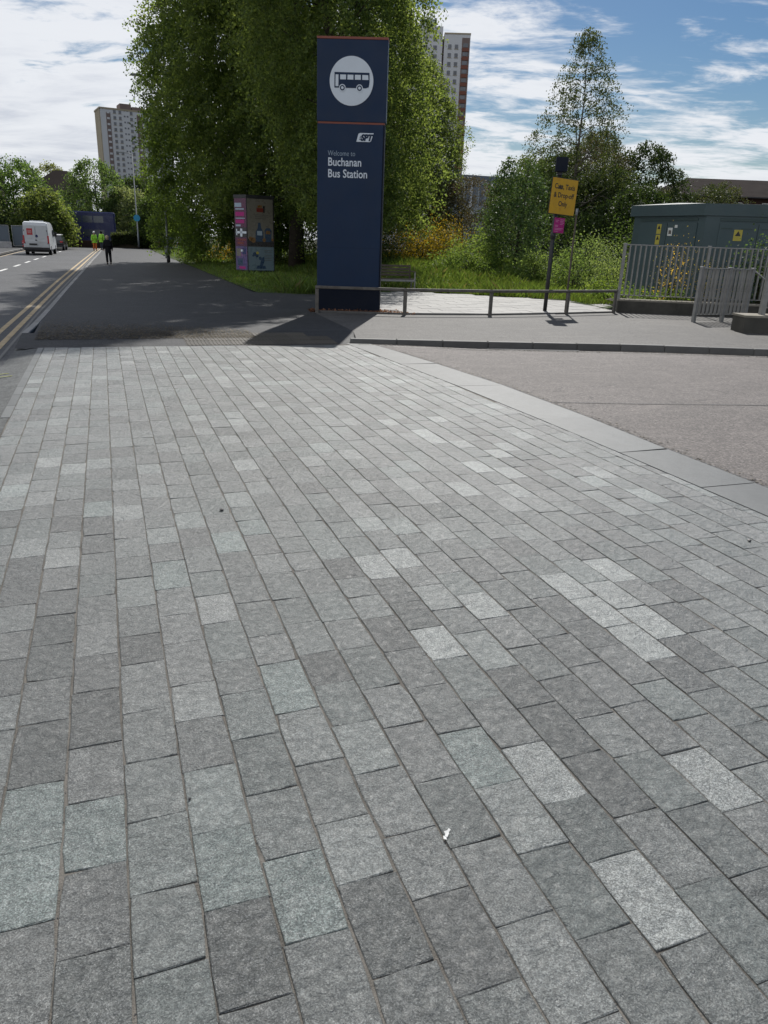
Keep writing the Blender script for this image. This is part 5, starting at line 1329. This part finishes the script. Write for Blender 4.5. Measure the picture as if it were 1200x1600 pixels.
# far low wall and fence across the end of the street
t = thing('boundary_wall', 'dark low wall with thin railing at the far end of the road', 'wall', (-4.2, 99.2, 0), R(-2))
obj('wall_body', B(-3, 13.5, 0, .3, -.1, .75), 'brickdark', t)
obj('top_rail', B(-3, 13.5, .1, .15, 1.22, 1.27), 'black', t)
for k in range(12): obj('post', B(-2.9 + k * 1.45, -2.84 + k * 1.45, .1, .15, .75, 1.22), 'lamp', t)
t = thing('boundary_wall', 'dark wall closing the scrub behind the thicket', 'wall', (22.0, 42.5, 0), R(-12))
obj('wall_body', B(0, 13, 0, .3, -.1, 2.1), 'black', t); obj('coping', B(-.05, 13.05, -.05, .35, 2.105, 2.17), 'steel', t)
t = thing('grass_bollard', 'small grey timber bollard in the grass near the parked cars', 'bollard', (5.9, 76, GZ)); obj('bollard_post', B(-.09, .09, -.09, .09, 0, .8, bev=.02), 'lamp', t); obj('bollard_cap', B(-.1, .1, -.1, .1, .805, .86, bev=.03), 'lamp', t)
t = thing('grass_bollard', 'grey timber bollard beside the weedy lamp column', 'bollard', (4.55, 62, GZ)); obj('bollard_post', B(-.09, .09, -.09, .09, 0, .8, bev=.02), 'lamp', t); obj('bollard_cap', B(-.1, .1, -.1, .1, .805, .86, bev=.03), 'lamp', t)

# works site on the far left
def site_fence(label, x, y, L, rz):
    t = thing('site_fence', label, 'fence', (x, y, GZ), rz, 'site fence panels on the left footway')
    for s in (0, L): obj('frame_tube', T_([(s, 0, 0), (s, 0, 2.0)], .025, 6), 'galvcap', t)
    for z in (.15, 1.98): obj('frame_tube', T_([(0, 0, z), (L, 0, z)], .025, 6), 'galvcap', t)
    obj('screen', B(.05, L - .05, -.006, .006, .2, 1.93), 'finDark', t)
    for s in (0, L): obj('foot_block', B(s - .1, s + .1, -.35, .35, 0, .14, bev=.02), 'black', t)
site_fence('dark screened fence panel at the left picture edge', -11.6, 83, 3.3, R(4))
site_fence('dark screened fence panel just left of the van', -8.1, 84, 2.9, R(4))
for i, (x, y, lab) in enumerate(((-9.9, 79.5, 'white concrete barrier block furthest left'), (-8.55, 80.5, 'white concrete barrier block left of the van'))):
    t = thing('barrier_block', lab, 'barrier', (x, y, GZ), R(5), 'white concrete barrier blocks'); obj('block_body', PR([(-.28, 0), (.28, 0), (.16, .55), (-.16, .55)], 'x', -.6, .6), 'blockwhite', t); obj('lifting_loop', T_([(-.2, 0, .55), (-.2, 0, .68), (.2, 0, .68), (.2, 0, .55)], .015, 6), 'black', t)
t = thing('road_barrier', 'red and white plastic road barrier beside the van', 'barrier', (-6.5, 79.0, GZ), R(0)); obj('upper_board', B(-.4, .4, -.03, .03, .42, .7, bev=.02), 'red', t); obj('lower_board', B(-.4, .4, -.03, .03, .12, .3, bev=.02), 'red', t); obj('reflective_strip', B(-.35, .35, -.036, -.031, .52, .6), 'pale', t)
for s in (-.35, .35): obj('foot', B(s - .05, s + .05, -.28, .28, 0, .22, bev=.02), 'black', t)

# ------------------------------------------------------------------ small things on the setts
t = thing('paper_scrap', 'torn scrap of white paper lying on a sett in the near right foreground', 'litter', (.91, 1.735, .004), .4)
bm = bmesh.new()
for x, y, w, h, a in ((0, 0, .022, .010, 25), (.016, .008, .018, .008, 15), (-.016, -.006, .014, .011, 50), (.004, .006, .012, .014, -20)):
    m = Matrix.Translation((x, y, .002)) @ Matrix.Rotation(R(a), 4, 'Z') @ Matrix.Rotation(R(18), 4, 'X') @ Matrix.Diagonal((w, h, .0012, 1)); bmesh.ops.create_cube(bm, size=1, matrix=m)
obj('scrap_sheet', bm, 'paper', t)
for i, (x, y, r, lab) in enumerate(((.64, 5.05, .016, 'tiny black pebble on the setts left of centre'), (.12, 2.16, .006, 'tiny dark stone chip on a sett near the left'), (4.0, 3.55, .015, 'dark stone chip by the granite band'))):
    bm = bmesh.new(); bmesh.ops.create_icosphere(bm, subdivisions=1, radius=r)
    for v in bm.verts: v.co.z *= .6; v.co += Vector((random.uniform(-1, 1), random.uniform(-1, 1), 0)) * r * .2
    o = obj('pebble', bm, 'black'); o.location = (x, y, r * .5 + .002); tag(o, lab, 'pebble')
# grit in the joints
g = np.random.default_rng(9); V, F = [], []
for i in range(700):
    k = g.integers(-3, 14); x = X0 + k * PIT + g.normal(0, .003); y = 1.0 + 4.5 * g.random() ** 1.5; r = g.uniform(.001, .0032)
    n = len(V); V += [(x - r, y - r, -.006), (x + r, y - r * .8, -.006), (x + r * .7, y + r, -.006), (x - r, y + r * .8, -.006), (x, y, -.006 + r * 2.0)]
    F += [(n, n + 1, n + 4), (n + 1, n + 2, n + 4), (n + 2, n + 3, n + 4), (n + 3, n, n + 4)]
me = bpy.data.meshes.new('joint_grit'); me.from_pydata(V, [], F); o = obj('joint_grit', me, 'kerbpale'); o['kind'] = 'stuff'

# grit, moss and leaf crumbs swept against the top of the crossing
g = np.random.default_rng(19); n = 9000
X = g.uniform(-1.25, 2.6, n); Y = 14.35 + np.abs(g.normal(0, .9, n)) * np.clip(1.1 - X * .22, .15, 1.2) - .02
z = np.where(Y < 15.0, (Y - 13.6) / 1.4 * GZ, GZ) + .003
C = np.stack([X, Y, z], 1); r = g.uniform(.006, .022, n)
V = np.empty((n, 4, 3)); a = g.uniform(0, 2 * PI, n)
for q in range(4):
    V[:, q, 0] = X + r * np.cos(a + q * PI / 2) * g.uniform(.6, 1.2, n); V[:, q, 1] = Y + r * np.sin(a + q * PI / 2) * g.uniform(.6, 1.2, n); V[:, q, 2] = z + g.uniform(0, .006, n)
o = np_mesh('swept_grit', V.reshape(-1, 3), None, np.arange(n * 4).reshape(n, 4), np.repeat(tones(n, (.09, .075, .05), (.17, .14, .09), .3), 4, axis=0), 'petal'); o['kind'] = 'stuff'

g = np.random.default_rng(29); n = 2600; t_ = g.random(n)
kp = np.array([(4.4, 13.62), (7.37, 12.85), (9.93, 12.25), (12.35, 11.38), (16, 10.25)]); u = t_ * 4; i0 = np.clip(u.astype(int), 0, 3); f = (u - i0)[:, None]
P = kp[i0] * (1 - f) + kp[i0 + 1] * f; P[:, 1] -= np.abs(g.normal(0, .09, n)) + .0
Y2 = g.uniform(2.5, 13, n // 2); X2 = np.array([outer(y) for y in Y2]) + np.abs(g.normal(0, .06, n // 2)) + .01
P = np.concatenate([P, np.stack([X2, Y2], 1)]); n = len(P); r = g.uniform(.004, .016, n); V = np.empty((n, 4, 3)); a = g.uniform(0, 2 * PI, n); z = np.array([rz(x, y) for x, y in P]) + .005
for q in range(4):
    V[:, q, 0] = P[:, 0] + r * np.cos(a + q * PI / 2); V[:, q, 1] = P[:, 1] + r * np.sin(a + q * PI / 2); V[:, q, 2] = z + g.uniform(0, .004, n)
o = np_mesh('gutter_silt', V.reshape(-1, 3), None, np.arange(n * 4).reshape(n, 4), np.repeat(tones(n, (.05, .045, .04), (.20, .18, .15), .35), 4, axis=0), 'petal'); o['kind'] = 'stuff'
